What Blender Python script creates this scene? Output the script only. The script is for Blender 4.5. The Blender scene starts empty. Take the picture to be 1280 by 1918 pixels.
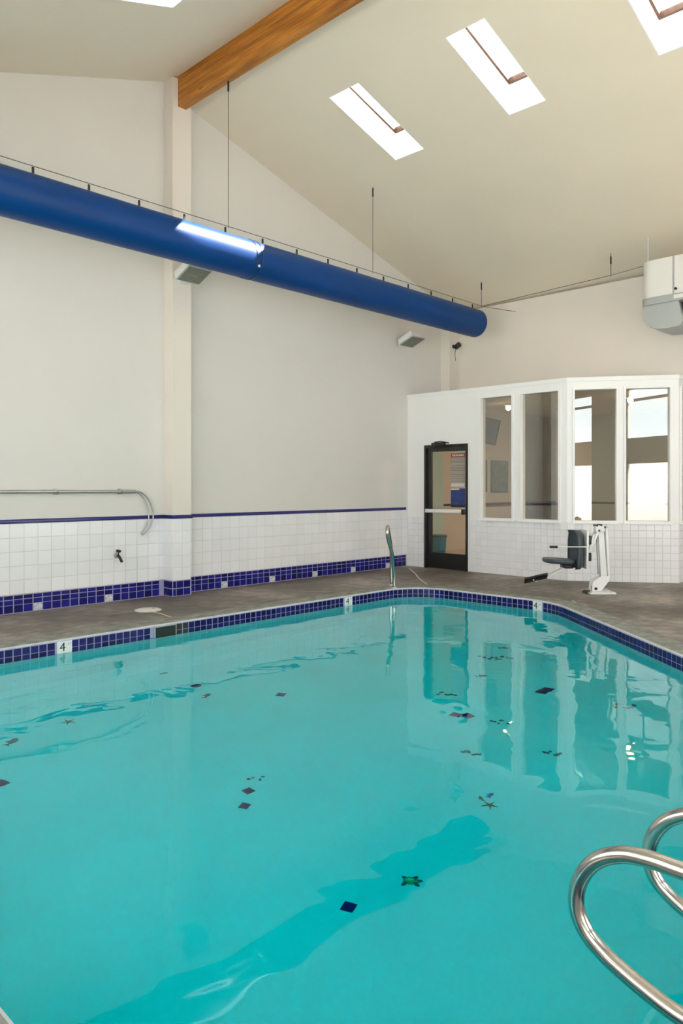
import bpy, bmesh, math, random
from mathutils import Vector, Matrix
from mathutils.geometry import tessellate_polygon
random.seed(7)
sc = bpy.context.scene
col = sc.collection
R = math.radians

# ------------------------------------------------------------------ camera
cam_d = bpy.data.cameras.new('camera')
cam = bpy.data.objects.new('camera', cam_d)
col.objects.link(cam)
cam.location = (0, 0, 1.4)
cam.rotation_euler = (R(90), 0, R(-46))
cam_d.sensor_fit = 'HORIZONTAL'
cam_d.sensor_width = 36
cam_d.lens = 36 * 1389 / 1280
cam_d.shift_y = -47 / 1280
cam_d.clip_start = 0.02
sc.camera = cam

# ------------------------------------------------------------------ daylight and exposure
w = bpy.data.worlds.new('overcast_sky')
sc.world = w
w.use_nodes = True
bg = w.node_tree.nodes['Background']
bg.inputs[0].default_value = (0.88, 0.95, 1.0, 1)
bg.inputs[1].default_value = 1.5
sun_d = bpy.data.lights.new('sun', 'SUN')
sun_d.energy = 13.0
sun_d.angle = R(0.53)
sun_d.color = (1.0, 0.955, 0.89)
sun = bpy.data.objects.new('sun', sun_d)
col.objects.link(sun)
sun.rotation_euler = Vector((-0.97, 0.388, -1.0)).to_track_quat('-Z', 'Y').to_euler()
sc.view_settings.view_transform = 'Standard'
sc.view_settings.look = 'None'
sc.view_settings.gamma = 1
sc.view_settings.use_curve_mapping = False
sc.view_settings.exposure = 1.6

# ------------------------------------------------------------------ materials
MATS = {}
def nt(name):
    m = bpy.data.materials.new(name); m.use_nodes = True
    MATS[name] = m
    n = m.node_tree
    return m, n, n.nodes['Principled BSDF']

def mat(name, rgb, rough=0.6, metal=0.0, var=0.0, scale=6.0, bump=0.0, bscale=None, coat=0.0, spec=None,
        rnd=0.0, stretch=None):
    """painted / solid surface; var mottles the colour, rnd shifts it piece by piece"""
    m, n, b = nt(name)
    L = n.links.new
    b.inputs['Base Color'].default_value = (*rgb, 1)
    b.inputs['Roughness'].default_value = rough
    b.inputs['Metallic'].default_value = metal
    b.inputs['Coat Weight'].default_value = coat
    b.inputs['Coat Roughness'].default_value = 0.08
    if spec is not None: b.inputs['Specular IOR Level'].default_value = spec
    tc = n.nodes.new('ShaderNodeTexCoord')
    src = tc.outputs['Object']
    if stretch:
        mp = n.nodes.new('ShaderNodeMapping'); mp.inputs['Scale'].default_value = stretch
        L(src, mp.inputs[0]); src = mp.outputs[0]
    val = None
    if var:
        t = n.nodes.new('ShaderNodeTexNoise'); t.inputs['Scale'].default_value = scale
        t.inputs['Detail'].default_value = 5; L(src, t.inputs['Vector'])
        r = n.nodes.new('ShaderNodeMapRange')
        r.inputs['From Min'].default_value = 0.3; r.inputs['From Max'].default_value = 0.7
        r.inputs['To Min'].default_value = 1 - var; r.inputs['To Max'].default_value = 1 + var
        L(t.outputs['Fac'], r.inputs['Value']); val = r.outputs[0]
    if rnd:
        oi = n.nodes.new('ShaderNodeObjectInfo')
        r2 = n.nodes.new('ShaderNodeMapRange')
        r2.inputs['To Min'].default_value = 1 - rnd; r2.inputs['To Max'].default_value = 1 + rnd
        L(oi.outputs['Random'], r2.inputs['Value'])
        if val:
            mm = n.nodes.new('ShaderNodeMath'); mm.operation = 'MULTIPLY'
            L(val, mm.inputs[0]); L(r2.outputs[0], mm.inputs[1]); val = mm.outputs[0]
        else: val = r2.outputs[0]
    if val:
        h = n.nodes.new('ShaderNodeHueSaturation'); h.inputs['Color'].default_value = (*rgb, 1)
        L(val, h.inputs['Value']); L(h.outputs[0], b.inputs['Base Color'])
    if bump:
        t = n.nodes.new('ShaderNodeTexNoise'); t.inputs['Scale'].default_value = bscale or scale * 4
        t.inputs['Detail'].default_value = 4; L(src, t.inputs['Vector'])
        bp = n.nodes.new('ShaderNodeBump'); bp.inputs['Strength'].default_value = bump
        bp.inputs['Distance'].default_value = 0.02
        L(t.outputs['Fac'], bp.inputs['Height']); L(bp.outputs[0], b.inputs['Normal'])
    return m

mat('wall_paint', (0.79, 0.735, 0.67), 0.55, var=0.015, scale=1.2, bump=0.03, bscale=60)
mat('gable_paint', (0.715, 0.695, 0.66), 0.55, var=0.015, scale=1.2, bump=0.03, bscale=60)
mat('white_paint', (0.885, 0.885, 0.885), 0.4, var=0.01, scale=2)
mat('ceiling_paint', (0.86, 0.775, 0.64), 0.8, var=0.02, scale=0.8, bump=0.03, bscale=60)
mat('shaft_paint', (0.9, 0.9, 0.88), 0.6)
mat('lobby_grey', (0.44, 0.44, 0.39), 0.6, var=0.02, scale=2)
mat('lobby_paint', (0.70, 0.56, 0.43), 0.6, var=0.02, scale=2)
mat('lobby_green', (0.55, 0.63, 0.55), 0.6)
mat('grey_paint', (0.36, 0.355, 0.33), 0.6, var=0.02, scale=2)
mat('dark_floor', (0.05, 0.045, 0.045), 0.5)
mat('white_tile', (0.85, 0.85, 0.875), 0.16, rnd=0.025)
mat('white_grout', (0.64, 0.63, 0.62), 0.8)
mat('blue_tile', (0.010, 0.010, 0.16), 0.2, rnd=0.5, spec=0.35)
mat('dark_blue_tile', (0.008, 0.008, 0.10), 0.25, rnd=0.45, spec=0.25)
mat('blue_grout', (0.36, 0.36, 0.58), 0.7)
mat('blue_stripe', (0.02, 0.02, 0.17), 0.2)
mat('marker_tile', (0.8, 0.82, 0.80), 0.2)
mat('patterned_tile', (0.62, 0.63, 0.66), 0.25, var=0.35, scale=40)
mat('print_black', (0.01, 0.01, 0.01), 0.5)
mat('print_grey', (0.35, 0.37, 0.36), 0.5)
mat('plaster', (0.86, 0.90, 0.89), 0.7, var=0.03, scale=1.5)
mat('coping', (0.25, 0.255, 0.225), 0.75, var=0.35, scale=9, bump=0.15, bscale=90)
mat('coping_edge', (0.60, 0.61, 0.64), 0.6, var=0.1, scale=12)
mat('duct_blue', (0.001, 0.044, 0.20), 0.42, var=0.08, scale=2.0, bump=0.006, bscale=4, coat=0.0, spec=0.24, stretch=(0.5, 3, 3))
mat('duct_seam', (0.006, 0.035, 0.13), 0.3)
mat('steel', (0.52, 0.495, 0.46), 0.2, metal=1.0, var=0.06, scale=8, stretch=(1, 1, 1))
mat('aluminium', (0.50, 0.51, 0.50), 0.35, metal=1.0)
mat('wire', (0.20, 0.18, 0.15), 0.5, metal=0.6)
mat('clip_black', (0.02, 0.02, 0.02), 0.5)
mat('black_metal', (0.008, 0.008, 0.009), 0.35)
mat('black_plastic', (0.012, 0.012, 0.013), 0.4)
mat('slate_plastic', (0.045, 0.062, 0.078), 0.38, var=0.06, scale=8)
mat('white_metal', (0.78, 0.78, 0.77), 0.3)
mat('grey_metal', (0.42, 0.44, 0.44), 0.4, metal=0.2)
mat('duct_white', (0.76, 0.75, 0.72), 0.45)
mat('light_lens', (0.17, 0.18, 0.14), 0.2, var=0.12, scale=20)
mat('lid_white', (0.72, 0.70, 0.63), 0.5, var=0.06, scale=14)
mat('joint_filler', (0.62, 0.58, 0.48), 0.7)
mat('sky_wood', (0.17, 0.085, 0.055), 0.4, var=0.3, scale=30)
mat('teal_plastic', (0.02, 0.20, 0.23), 0.4)
mat('blue_print', (0.02, 0.045, 0.20), 0.4, var=0.35, scale=14)
mat('red_print', (0.28, 0.03, 0.03), 0.5)
mat('paper', (0.62, 0.58, 0.54), 0.7)
mat('picture_print', (0.10, 0.13, 0.10), 0.3, var=0.6, scale=9)
mat('outdoor_paving', (0.72, 0.66, 0.61), 0.8, var=0.05, scale=1)
mat('mosaic_green', (0.04, 0.30, 0.10), 0.3, var=0.3, scale=60)
mat('mosaic_pale', (0.35, 0.75, 0.35), 0.3)
mat('mosaic_red', (0.45, 0.07, 0.05), 0.3, var=0.2, scale=60)
mat('mosaic_brown', (0.45, 0.20, 0.07), 0.3, var=0.2, scale=60)
mat('mosaic_teal', (0.02, 0.10, 0.14), 0.3, var=0.2, scale=60)
mat('mosaic_blue', (0.01, 0.10, 0.42), 0.3)
mat('mosaic_navy', (0.002, 0.003, 0.09), 0.4, spec=0.1)

def lamp_glow(name, rgb, s):
    m, n, b = nt(name)
    b.inputs['Base Color'].default_value = (*rgb, 1)
    b.inputs['Emission Color'].default_value = (*rgb, 1)
    b.inputs['Emission Strength'].default_value = s
lamp_glow('bulb', (1.0, 0.66, 0.32), 10)
lamp_glow('lobby_fill', (1.0, 0.80, 0.58), 22)  # glow of the panels added to brighten the lobby

def pane_glass(name, tint, ior=1.5):
    m, n, b = nt(name)
    n.nodes.remove(b)
    L = n.links.new
    out = n.nodes['Material Output']
    tr = n.nodes.new('ShaderNodeBsdfTransparent'); tr.inputs[0].default_value = (*tint, 1)
    gl = n.nodes.new('ShaderNodeBsdfGlossy'); gl.inputs['Roughness'].default_value = 0.0
    gl.inputs[0].default_value = (1, 1, 1, 1)
    # reflectance of a thin sheet (same from both faces): f0 + (1 - f0)(1 - cos)^5
    f0 = ((ior - 1) / (ior + 1)) ** 2
    ge = n.nodes.new('ShaderNodeNewGeometry')
    dt = n.nodes.new('ShaderNodeVectorMath'); dt.operation = 'DOT_PRODUCT'
    L(ge.outputs['Normal'], dt.inputs[0]); L(ge.outputs['Incoming'], dt.inputs[1])
    ab = n.nodes.new('ShaderNodeMath'); ab.operation = 'ABSOLUTE'; L(dt.outputs['Value'], ab.inputs[0])
    om = n.nodes.new('ShaderNodeMath'); om.operation = 'SUBTRACT'; om.inputs[0].default_value = 1; L(ab.outputs[0], om.inputs[1])
    pw = n.nodes.new('ShaderNodeMath'); pw.operation = 'POWER'; pw.inputs[1].default_value = 5; L(om.outputs[0], pw.inputs[0])
    fr = n.nodes.new('ShaderNodeMath'); fr.operation = 'MULTIPLY_ADD'
    fr.inputs[1].default_value = 1 - f0; fr.inputs[2].default_value = f0; L(pw.outputs[0], fr.inputs[0])
    mx = n.nodes.new('ShaderNodeMixShader')
    L(fr.outputs[0], mx.inputs[0]); L(tr.outputs[0], mx.inputs[1]); L(gl.outputs[0], mx.inputs[2])
    L(mx.outputs[0], out.inputs[0])
pane_glass('clear_glass', (0.97, 0.98, 0.97))
pane_glass('tinted_glass', (0.84, 0.85, 0.83), 2.3)

def water_material():
    m, n, b = nt('water')
    n.nodes.remove(b)
    L = n.links.new
    out = n.nodes['Material Output']
    g = n.nodes.new('ShaderNodeBsdfGlass'); g.inputs['IOR'].default_value = 1.333
    g.inputs['Roughness'].default_value = 0.0
    tc = n.nodes.new('ShaderNodeTexCoord')
    t = n.nodes.new('ShaderNodeTexNoise'); t.inputs['Scale'].default_value = 1.8; t.inputs['Detail'].default_value = 2
    t.inputs['Distortion'].default_value = 0.6
    L(tc.outputs['Object'], t.inputs['Vector'])
    bp = n.nodes.new('ShaderNodeBump'); bp.inputs['Strength'].default_value = 0.11
    bp.inputs['Distance'].default_value = 0.05
    L(t.outputs['Fac'], bp.inputs['Height']); L(bp.outputs[0], g.inputs['Normal'])
    L(g.outputs[0], out.inputs['Surface'])
    va = n.nodes.new('ShaderNodeVolumeAbsorption')
    va.inputs['Color'].default_value = (0.0, 0.982, 0.991, 1); va.inputs['Density'].default_value = 2.4
    L(va.outputs[0], out.inputs['Volume'])
water_material()

def deck_material():
    m, n, b = nt('deck_concrete')
    L = n.links.new
    tc = n.nodes.new('ShaderNodeTexCoord')
    t1 = n.nodes.new('ShaderNodeTexNoise'); t1.inputs['Scale'].default_value = 0.9; t1.inputs['Detail'].default_value = 6
    t2 = n.nodes.new('ShaderNodeTexNoise'); t2.inputs['Scale'].default_value = 7; t2.inputs['Detail'].default_value = 8
    for t in (t1, t2): L(tc.outputs['Object'], t.inputs['Vector'])
    r = n.nodes.new('ShaderNodeValToRGB')
    e = r.color_ramp.elements
    e[0].position = 0.34; e[0].color = (0.085, 0.066, 0.055, 1)
    e[1].position = 0.68; e[1].color = (0.40, 0.345, 0.315, 1)
    x = e.new(0.5); x.color = (0.17, 0.142, 0.118, 1)
    ad = n.nodes.new('ShaderNodeMix'); ad.data_type = 'FLOAT'; ad.inputs[0].default_value = 0.35
    L(t1.outputs['Fac'], ad.inputs[2]); L(t2.outputs['Fac'], ad.inputs[3])
    L(ad.outputs[0], r.inputs[0]); L(r.outputs[0], b.inputs['Base Color'])
    b.inputs['Roughness'].default_value = 0.55
    bp = n.nodes.new('ShaderNodeBump'); bp.inputs['Strength'].default_value = 0.12; bp.inputs['Distance'].default_value = 0.01
    t3 = n.nodes.new('ShaderNodeTexNoise'); t3.inputs['Scale'].default_value = 60
    L(tc.outputs['Object'], t3.inputs['Vector']); L(t3.outputs['Fac'], bp.inputs['Height']); L(bp.outputs[0], b.inputs['Normal'])
deck_material()

def wood_material():
    m, n, b = nt('glulam_wood')
    L = n.links.new
    tc = n.nodes.new('ShaderNodeTexCoord')
    mp = n.nodes.new('ShaderNodeMapping'); mp.inputs['Scale'].default_value = (6, 0.7, 9)
    L(tc.outputs['Object'], mp.inputs[0])
    t = n.nodes.new('ShaderNodeTexNoise'); t.inputs['Scale'].default_value = 2.4; t.inputs['Detail'].default_value = 8
    L(mp.outputs[0], t.inputs['Vector'])
    r = n.nodes.new('ShaderNodeValToRGB'); e = r.color_ramp.elements
    e[0].position = 0.35; e[0].color = (0.36, 0.12, 0.012, 1)
    e[1].position = 0.7; e[1].color = (0.70, 0.29, 0.04, 1)
    L(t.outputs['Fac'], r.inputs[0])
    # lamination lines and knots
    wv = n.nodes.new('ShaderNodeTexWave'); wv.wave_type = 'BANDS'; wv.bands_direction = 'Z'
    wv.inputs['Scale'].default_value = 4.0; wv.inputs['Distortion'].default_value = 0.15
    L(tc.outputs['Object'], wv.inputs['Vector'])
    r2 = n.nodes.new('ShaderNodeValToRGB'); e2 = r2.color_ramp.elements
    e2[0].position = 0.0; e2[0].color = (0.6, 0.55, 0.5, 1); e2[1].position = 0.06; e2[1].color = (1, 1, 1, 1)
    L(wv.outputs['Fac'], r2.inputs[0])
    v = n.nodes.new('ShaderNodeTexVoronoi'); v.inputs['Scale'].default_value = 2.2
    mp2 = n.nodes.new('ShaderNodeMapping'); mp2.inputs['Scale'].default_value = (1, 0.6, 2.4)
    L(tc.outputs['Object'], mp2.inputs[0]); L(mp2.outputs[0], v.inputs['Vector'])
    r3 = n.nodes.new('ShaderNodeValToRGB'); e3 = r3.color_ramp.elements
    e3[0].position = 0.04; e3[0].color = (0.25, 0.2, 0.18, 1); e3[1].position = 0.11; e3[1].color = (1, 1, 1, 1)
    L(v.outputs['Distance'], r3.inputs[0])
    m1 = n.nodes.new('ShaderNodeMix'); m1.data_type = 'RGBA'; m1.blend_type = 'MULTIPLY'; m1.inputs[0].default_value = 0.6
    L(r.outputs[0], m1.inputs[6]); L(r2.outputs[0], m1.inputs[7])
    m2 = n.nodes.new('ShaderNodeMix'); m2.data_type = 'RGBA'; m2.blend_type = 'MULTIPLY'; m2.inputs[0].default_value = 1
    L(m1.outputs[2], m2.inputs[6]); L(r3.outputs[0], m2.inputs[7])
    L(m2.outputs[2], b.inputs['Base Color'])
    b.inputs['Roughness'].default_value = 0.45
wood_material()

def notice_material():
    """a sheet of small print: dark rows of words on tan paper"""
    m, n, b = nt('notice_print')
    L = n.links.new
    tc = n.nodes.new('ShaderNodeTexCoord')
    br = n.nodes.new('ShaderNodeTexBrick'); br.inputs['Scale'].default_value = 30
    br.inputs['Color1'].default_value = (0.16, 0.13, 0.11, 1); br.inputs['Color2'].default_value = (0.30, 0.25, 0.22, 1)
    br.inputs['Mortar'].default_value = (0.50, 0.46, 0.41, 1); br.inputs['Mortar Size'].default_value = 0.08
    mp = n.nodes.new('ShaderNodeMapping'); mp.inputs['Rotation'].default_value = (R(90), 0, R(90))
    L(tc.outputs['Object'], mp.inputs[0]); L(mp.outputs[0], br.inputs['Vector']); L(br.outputs[0], b.inputs['Base Color'])
    b.inputs['Roughness'].default_value = 0.6
notice_material()

# ------------------------------------------------------------------ mesh helpers
class MB:
    def __init__(s): s.v = []; s.f = []; s.smooth = set(); s.mi = []; s.cur = 0
    def _add(s, vs, fs, smooth=False):
        o = len(s.v); s.v += [tuple(p) for p in vs]
        for f in fs:
            if smooth: s.smooth.add(len(s.f))
            s.f.append(tuple(i + o for i in f)); s.mi.append(s.cur)
        return s
    def box(s, c, d, rot=None):
        hx, hy, hz = d[0] / 2, d[1] / 2, d[2] / 2
        vs = [Vector((x * hx, y * hy, z * hz)) for z in (-1, 1) for y in (-1, 1) for x in (-1, 1)]
        if rot is not None: vs = [rot @ p for p in vs]
        c = Vector(c)
        return s._add([p + c for p in vs], [(0, 2, 3, 1), (4, 5, 7, 6), (0, 1, 5, 4), (2, 6, 7, 3), (0, 4, 6, 2), (1, 3, 7, 5)])
    def span(s, a, b):
        return s.box([(a[i] + b[i]) / 2 for i in range(3)], [abs(b[i] - a[i]) for i in range(3)])
    def bevbox(s, c, d, r, rot=None, seg=2):
        bm = bmesh.new(); bmesh.ops.create_cube(bm, size=1)
        for v in bm.verts: v.co = Vector((v.co.x * d[0], v.co.y * d[1], v.co.z * d[2]))
        bmesh.ops.bevel(bm, geom=list(bm.edges), offset=r, segments=seg, profile=0.6, affect='EDGES')
        bm.verts.index_update()
        c = Vector(c)
        vs = [((rot @ v.co) if rot is not None else v.co) + c for v in bm.verts]
        fs = [tuple(v.index for v in f.verts) for f in bm.faces]
        bm.free()
        return s._add(vs, fs, True)
    def prism(s, pts, vec, smooth=False):
        """closed planar outline extruded by vec"""
        n = len(pts); a = [Vector(p) for p in pts]; vec = Vector(vec)
        nrm = Vector((0, 0, 0))
        for i in range(n): nrm += a[i].cross(a[(i + 1) % n])
        if nrm.dot(vec) > 0: a.reverse()
        b = [p + vec for p in a]
        s._add(a + b, [tuple(range(n)), tuple(range(2 * n - 1, n - 1, -1))])
        return s._add(a + b, [(i, i + n, (i + 1) % n + n, (i + 1) % n) for i in range(n)], smooth)
    def tube(s, pts, r, seg=12, cap=True, closed=False):
        P = [Vector(p) for p in pts]; n = len(P)
        rr = r if isinstance(r, (list, tuple)) else [r] * n
        T = []
        for i in range(n):
            if closed: t = P[(i + 1) % n] - P[i - 1]
            else: t = P[min(i + 1, n - 1)] - P[max(i - 1, 0)]
            T.append(t.normalized())
        u = T[0].orthogonal().normalized()
        vs = []
        for i in range(n):
            u = (u - T[i] * u.dot(T[i])).normalized(); w_ = T[i].cross(u)
            for k in range(seg):
                a = 2 * math.pi * k / seg
                vs.append(P[i] + (u * math.cos(a) + w_ * math.sin(a)) * rr[i])
        fs = []
        m_ = n if closed else n - 1
        for i in range(m_):
            j = (i + 1) % n
            for k in range(seg):
                fs.append((i * seg + k, i * seg + (k + 1) % seg, j * seg + (k + 1) % seg, j * seg + k))
        s._add(vs, fs, True)
        if cap and not closed:
            s._add(vs[:seg], [tuple(range(seg - 1, -1, -1))]); s._add(vs[-seg:], [tuple(range(seg))])
        return s
    def lathe(s, prof, c, seg=24, axis=None):
        """profile of (radius, height) turned about z"""
        vs = []
        M = axis if axis is not None else Matrix.Identity(3)
        c = Vector(c)
        for (r, h) in prof:
            for k in range(seg):
                a = 2 * math.pi * k / seg
                vs.append(M @ Vector((r * math.cos(a), r * math.sin(a), h)) + c)
        fs = [(i * seg + k, i * seg + (k + 1) % seg, (i + 1) * seg + (k + 1) % seg, (i + 1) * seg + k)
              for i in range(len(prof) - 1) for k in range(seg)]
        s._add(vs, fs, True)
        s._add(vs[:seg], [tuple(range(seg - 1, -1, -1))]); s._add(vs[-seg:], [tuple(range(seg))])
        return s
    def mesh(s, name, m):
        me = bpy.data.meshes.new(name); me.from_pydata(s.v, [], s.f)
        for k in (m if isinstance(m, (list, tuple)) else [m]): me.materials.append(MATS[k])
        for i, p in enumerate(me.polygons):
            p.use_smooth = i in s.smooth; p.material_index = s.mi[i]
        me.update()
        return me
    def build(s, name, m, parent=None, loc=None):
        return put(name, s.mesh(name, m), parent, loc)

def put(name, me, parent=None, loc=None, rz=0):
    o = bpy.data.objects.new(name, me); col.objects.link(o)
    if parent: o.parent = parent
    if loc: o.location = loc
    if rz: o.rotation_euler = (0, 0, rz)
    return o
def empty(name, loc=(0, 0, 0), rz=0):
    o = bpy.data.objects.new(name, None); col.objects.link(o)
    o.location = loc; o.rotation_euler = (0, 0, rz); o.empty_display_size = 0.1
    return o
def tag(o, label, cat, group=None, kind=None):
    o['label'] = label; o['category'] = cat
    if group: o['group'] = group
    if kind: o['kind'] = kind
    return o
def struct(o, label, cat): return tag(o, label, cat, kind='structure')
def smooth(pts, n=8, closed=False):
    P = [Vector(p) for p in pts]; out = []
    m_ = len(P)
    for i in range(m_ if closed else m_ - 1):
        if closed: p0, p1, p2, p3 = P[i - 1], P[i], P[(i + 1) % m_], P[(i + 2) % m_]
        else: p0, p1, p2, p3 = P[max(i - 1, 0)], P[i], P[i + 1], P[min(i + 2, m_ - 1)]
        for k in range(n):
            t = k / n
            out.append(0.5 * ((2 * p1) + (-p0 + p2) * t + (2 * p0 - 5 * p1 + 4 * p2 - p3) * t * t + (-p0 + 3 * p1 - 3 * p2 + p3) * t ** 3))
    if not closed: out.append(P[-1])
    return out
def rot_to(n2):
    return math.atan2(n2[0], -n2[1])      # turns a piece's front (-y) towards n2
_tiles = {}
def tile_mesh(w_, h, t, m):
    """one glazed tile, front towards -y, eased edge"""
    k = (round(w_, 4), round(h, 4), t, m)
    if k not in _tiles:
        e = min(0.004, t * 0.6)
        a = [(-w_/2, 0, -h/2), (w_/2, 0, -h/2), (w_/2, 0, h/2), (-w_/2, 0, h/2)]
        b = [(x, -t + e * 0.6, z) for x, _, z in a]
        c_ = [(x * (1 - 2*e/w_), -t, z * (1 - 2*e/h)) for x, _, z in a]
        vs = a + b + c_
        fs = [(8, 9, 10, 11)] + [(i, (i+1) % 4, 4 + (i+1) % 4, 4 + i) for i in range(4)] + [(4+i, 4+(i+1) % 4, 8+(i+1) % 4, 8+i) for i in range(4)]
        mb = MB(); mb._add(vs, fs); _tiles[k] = mb.mesh('tile', m)
    return _tiles[k]
def join_tiles(name, items, m, parent):
    """far or unseen run of the same tiles, joined"""
    mb = MB()
    for (w_, h, t, p, rz) in items:
        mb.box(Vector(p) + Vector((math.sin(rz), -math.cos(rz), 0)) * t / 2, (w_, t, h), Matrix.Rotation(rz, 3, 'Z'))
    o = mb.build(name, m, parent); o['kind'] = 'stuff'
    return o

# ------------------------------------------------------------------ room shell
XN, XF, YL, YR = -0.73, 11.60, 8.31, -2.20      # near eave wall, far eave wall, tiled gable wall, glazed gable wall
RX = 5.44
def zr(x): return 8.083 - 0.289 * x             # ceiling slopes
def zl(x): return 4.832 + 0.34 * x
XP, ZP = 10.30, 3.0                              # lobby partition face and height
C1 = Vector((10.30, 5.264)); MD = Vector((0.542, -0.841)).normalized()
C2 = C1 + MD * 1.56

gable = [(XN - 0.2, 0), (XF + 0.2, 0), (XF + 0.2, zr(XF + 0.2)), (RX, zr(RX)), (RX, zl(RX)), (XN - 0.2, zl(XN - 0.2))]
mb = MB(); mb.prism([(x, YL, z) for x, z in gable], (0, 0.2, 0))
wall_left = struct(mb.build('wall_left', 'gable_paint'), 'cream gable wall with a tiled lower part beside the pool', 'wall')

# glazed gable wall behind the photographer's right shoulder: piers, header band and openings
WIN = [(0.25, 2.04), (3.35, 5.25), (5.63, 7.6), (7.9, 9.8)]
mb = MB()
edges = [XN - 0.2] + [v for a in WIN for v in a] + [XF + 0.2]
for i in range(0, len(edges), 2): mb.span((edges[i], YR - 0.2, 0), (edges[i + 1], YR, 4.1))
for a, b in WIN:
    mb.span((a, YR - 0.2, 2.08), (b, YR, 2.68)); mb.span((a, YR - 0.2, 0), (b, YR, 0.08))
FILL_GWIN = [(2.7, 5.25), (5.63, 8.2)]  # high openings added out of view to brighten the upper walls
mb.span((XN - 0.2, YR - 0.2, 4.1), (XF + 0.2, YR, 4.3))
mb.prism([(x, YR, z) for x, z in ((XN - 0.2, 4.3), (2.7, 4.3), (2.7, zl(2.7)), (XN - 0.2, zl(XN - 0.2)))], (0, -0.2, 0))
mb.prism([(x, YR, z) for x, z in ((8.2, 4.3), (XF + 0.2, 4.3), (XF + 0.2, zr(XF + 0.2)), (8.2, zr(8.2)))], (0, -0.2, 0))
mb.prism([(x, YR, z) for x, z in ((2.7, 5.4), (8.2, 5.4), (8.2, zr(8.2)), (RX, zr(RX)), (RX, zl(RX)), (2.7, zl(2.7)))], (0, -0.2, 0))
mb.span((5.25, YR - 0.2, 4.3), (5.63, YR, 5.4))
wall_right = struct(mb.build('wall_right', 'grey_paint'), 'grey gable wall with tall glazing opposite the tiled wall', 'wall')
for k, (a, b) in enumerate(WIN):
    wn = struct(empty('window_%d' % (k + 1), (0, 0, 0)), 'dark framed storefront glazing in the grey gable wall, %s from the camera wall' % ['first', 'second', 'third', 'fourth'][k], 'window')
    for z0, z1 in ((0.08, 2.08), (2.68, 4.1)):
        m_ = MB()
        m_.span((a, YR - 0.13, z0), (a + 0.05, YR - 0.07, z1)); m_.span((b - 0.05, YR - 0.13, z0), (b, YR - 0.07, z1))
        m_.span((a, YR - 0.13, z0), (b, YR - 0.07, z0 + 0.05)); m_.span((a, YR - 0.13, z1 - 0.05), (b, YR - 0.07, z1))
        m_.build('window_frame', 'grey_paint', wn)
        nm = 2 if b - a > 2 else 1
        for q in range(1, nm):
            xm = a + (b - a) * q / nm
            MB().span((xm - 0.035, YR - 0.13, z0 + 0.05), (xm + 0.035, YR - 0.07, z1 - 0.05)).build('mullion', 'grey_paint', wn)
        if z0 > 1: MB().span((a, YR - 0.14, 3.72), (b, YR - 0.06, 3.79)).build('transom_bar', 'grey_paint', wn)
        for q in range(nm):
            x0 = a + (b - a) * q / nm; x1 = a + (b - a) * (q + 1) / nm
            MB().span((x0 + 0.03, YR - 0.105, z0 + 0.03), (x1 - 0.03, YR - 0.099, z1 - 0.03)).build('pane', 'clear_glass', wn)

for k, (a, b) in enumerate(FILL_GWIN):
    wn = struct(empty('window_%d' % (k + 40)), 'unseen high window added for fill light in the grey gable peak on the %s side of the beam' % ['near', 'far'][k], 'window')
    for p, q in (((a, 4.3), (a + 0.05, 5.4)), ((b - 0.05, 4.3), (b, 5.4)), ((a + 0.05, 4.3), (b - 0.05, 4.35)), ((a + 0.05, 5.35), (b - 0.05, 5.4)), (((a + b) / 2 - 0.03, 4.35), ((a + b) / 2 + 0.03, 5.35))):
        MB().span((p[0], YR - 0.13, p[1]), (q[0], YR - 0.07, q[1])).build('frame_bar', 'grey_paint', wn)
    MB().span((a + 0.03, YR - 0.105, 4.33), (b - 0.03, YR - 0.099, 5.37)).build('pane', 'clear_glass', wn)
FILL_NWIN = [(-1.6, 0.2), (0.6, 2.4), (2.8, 4.6), (5.0, 6.8)]  # openings added behind the camera to light the partition and far slope
mb = MB()
e_ = [YR - 0.2] + [v for a in FILL_NWIN for v in a] + [YL + 0.2]
for i in range(0, len(e_), 2): mb.span((XN - 0.2, e_[i], 0), (XN, e_[i + 1], zl(XN - 0.2) + 0.02))
for a, b in FILL_NWIN: mb.span((XN - 0.2, a, 0), (XN, b, 0.85)); mb.span((XN - 0.2, a, 3.5), (XN, b, zl(XN - 0.2) + 0.02))
struct(mb.build('wall_near', 'wall_paint'), 'cream eave wall behind the camera', 'wall')
mb = MB()
mb.span((XF, YR - 0.2, ZP - 0.02), (XF + 0.2, YL + 0.2, zr(XF + 0.2) + 0.02))
mb.span((XF, YR - 0.2, 0), (XF + 0.2, C2.y - 0.1, ZP))
struct(mb.build('wall_far', 'wall_paint'), 'beige eave wall rising above the white lobby partition', 'wall')

for k, (a, b) in enumerate(FILL_NWIN):
    wn = struct(empty('window_%d' % (k + 5)), 'tall white window added unseen in the eave wall for fill light, %s from the grey gable wall' % ['first', 'second', 'third', 'fourth'][k], 'window')
    for p, q in (((a, 0.85), (a + 0.05, 3.5)), ((b - 0.05, 0.85), (b, 3.5)), ((a + 0.05, 0.85), (b - 0.05, 0.90)), ((a + 0.05, 3.45), (b - 0.05, 3.5)), ((a + 0.05, 2.65), (b - 0.05, 2.71))):
        MB().span((XN - 0.13, p[0], p[1]), (XN - 0.07, q[0], q[1])).build('frame_bar', 'white_paint', wn)
    MB().span((XN - 0.103, a + 0.03, 0.88), (XN - 0.097, b - 0.03, 3.47)).build('pane', 'clear_glass', wn)

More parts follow.
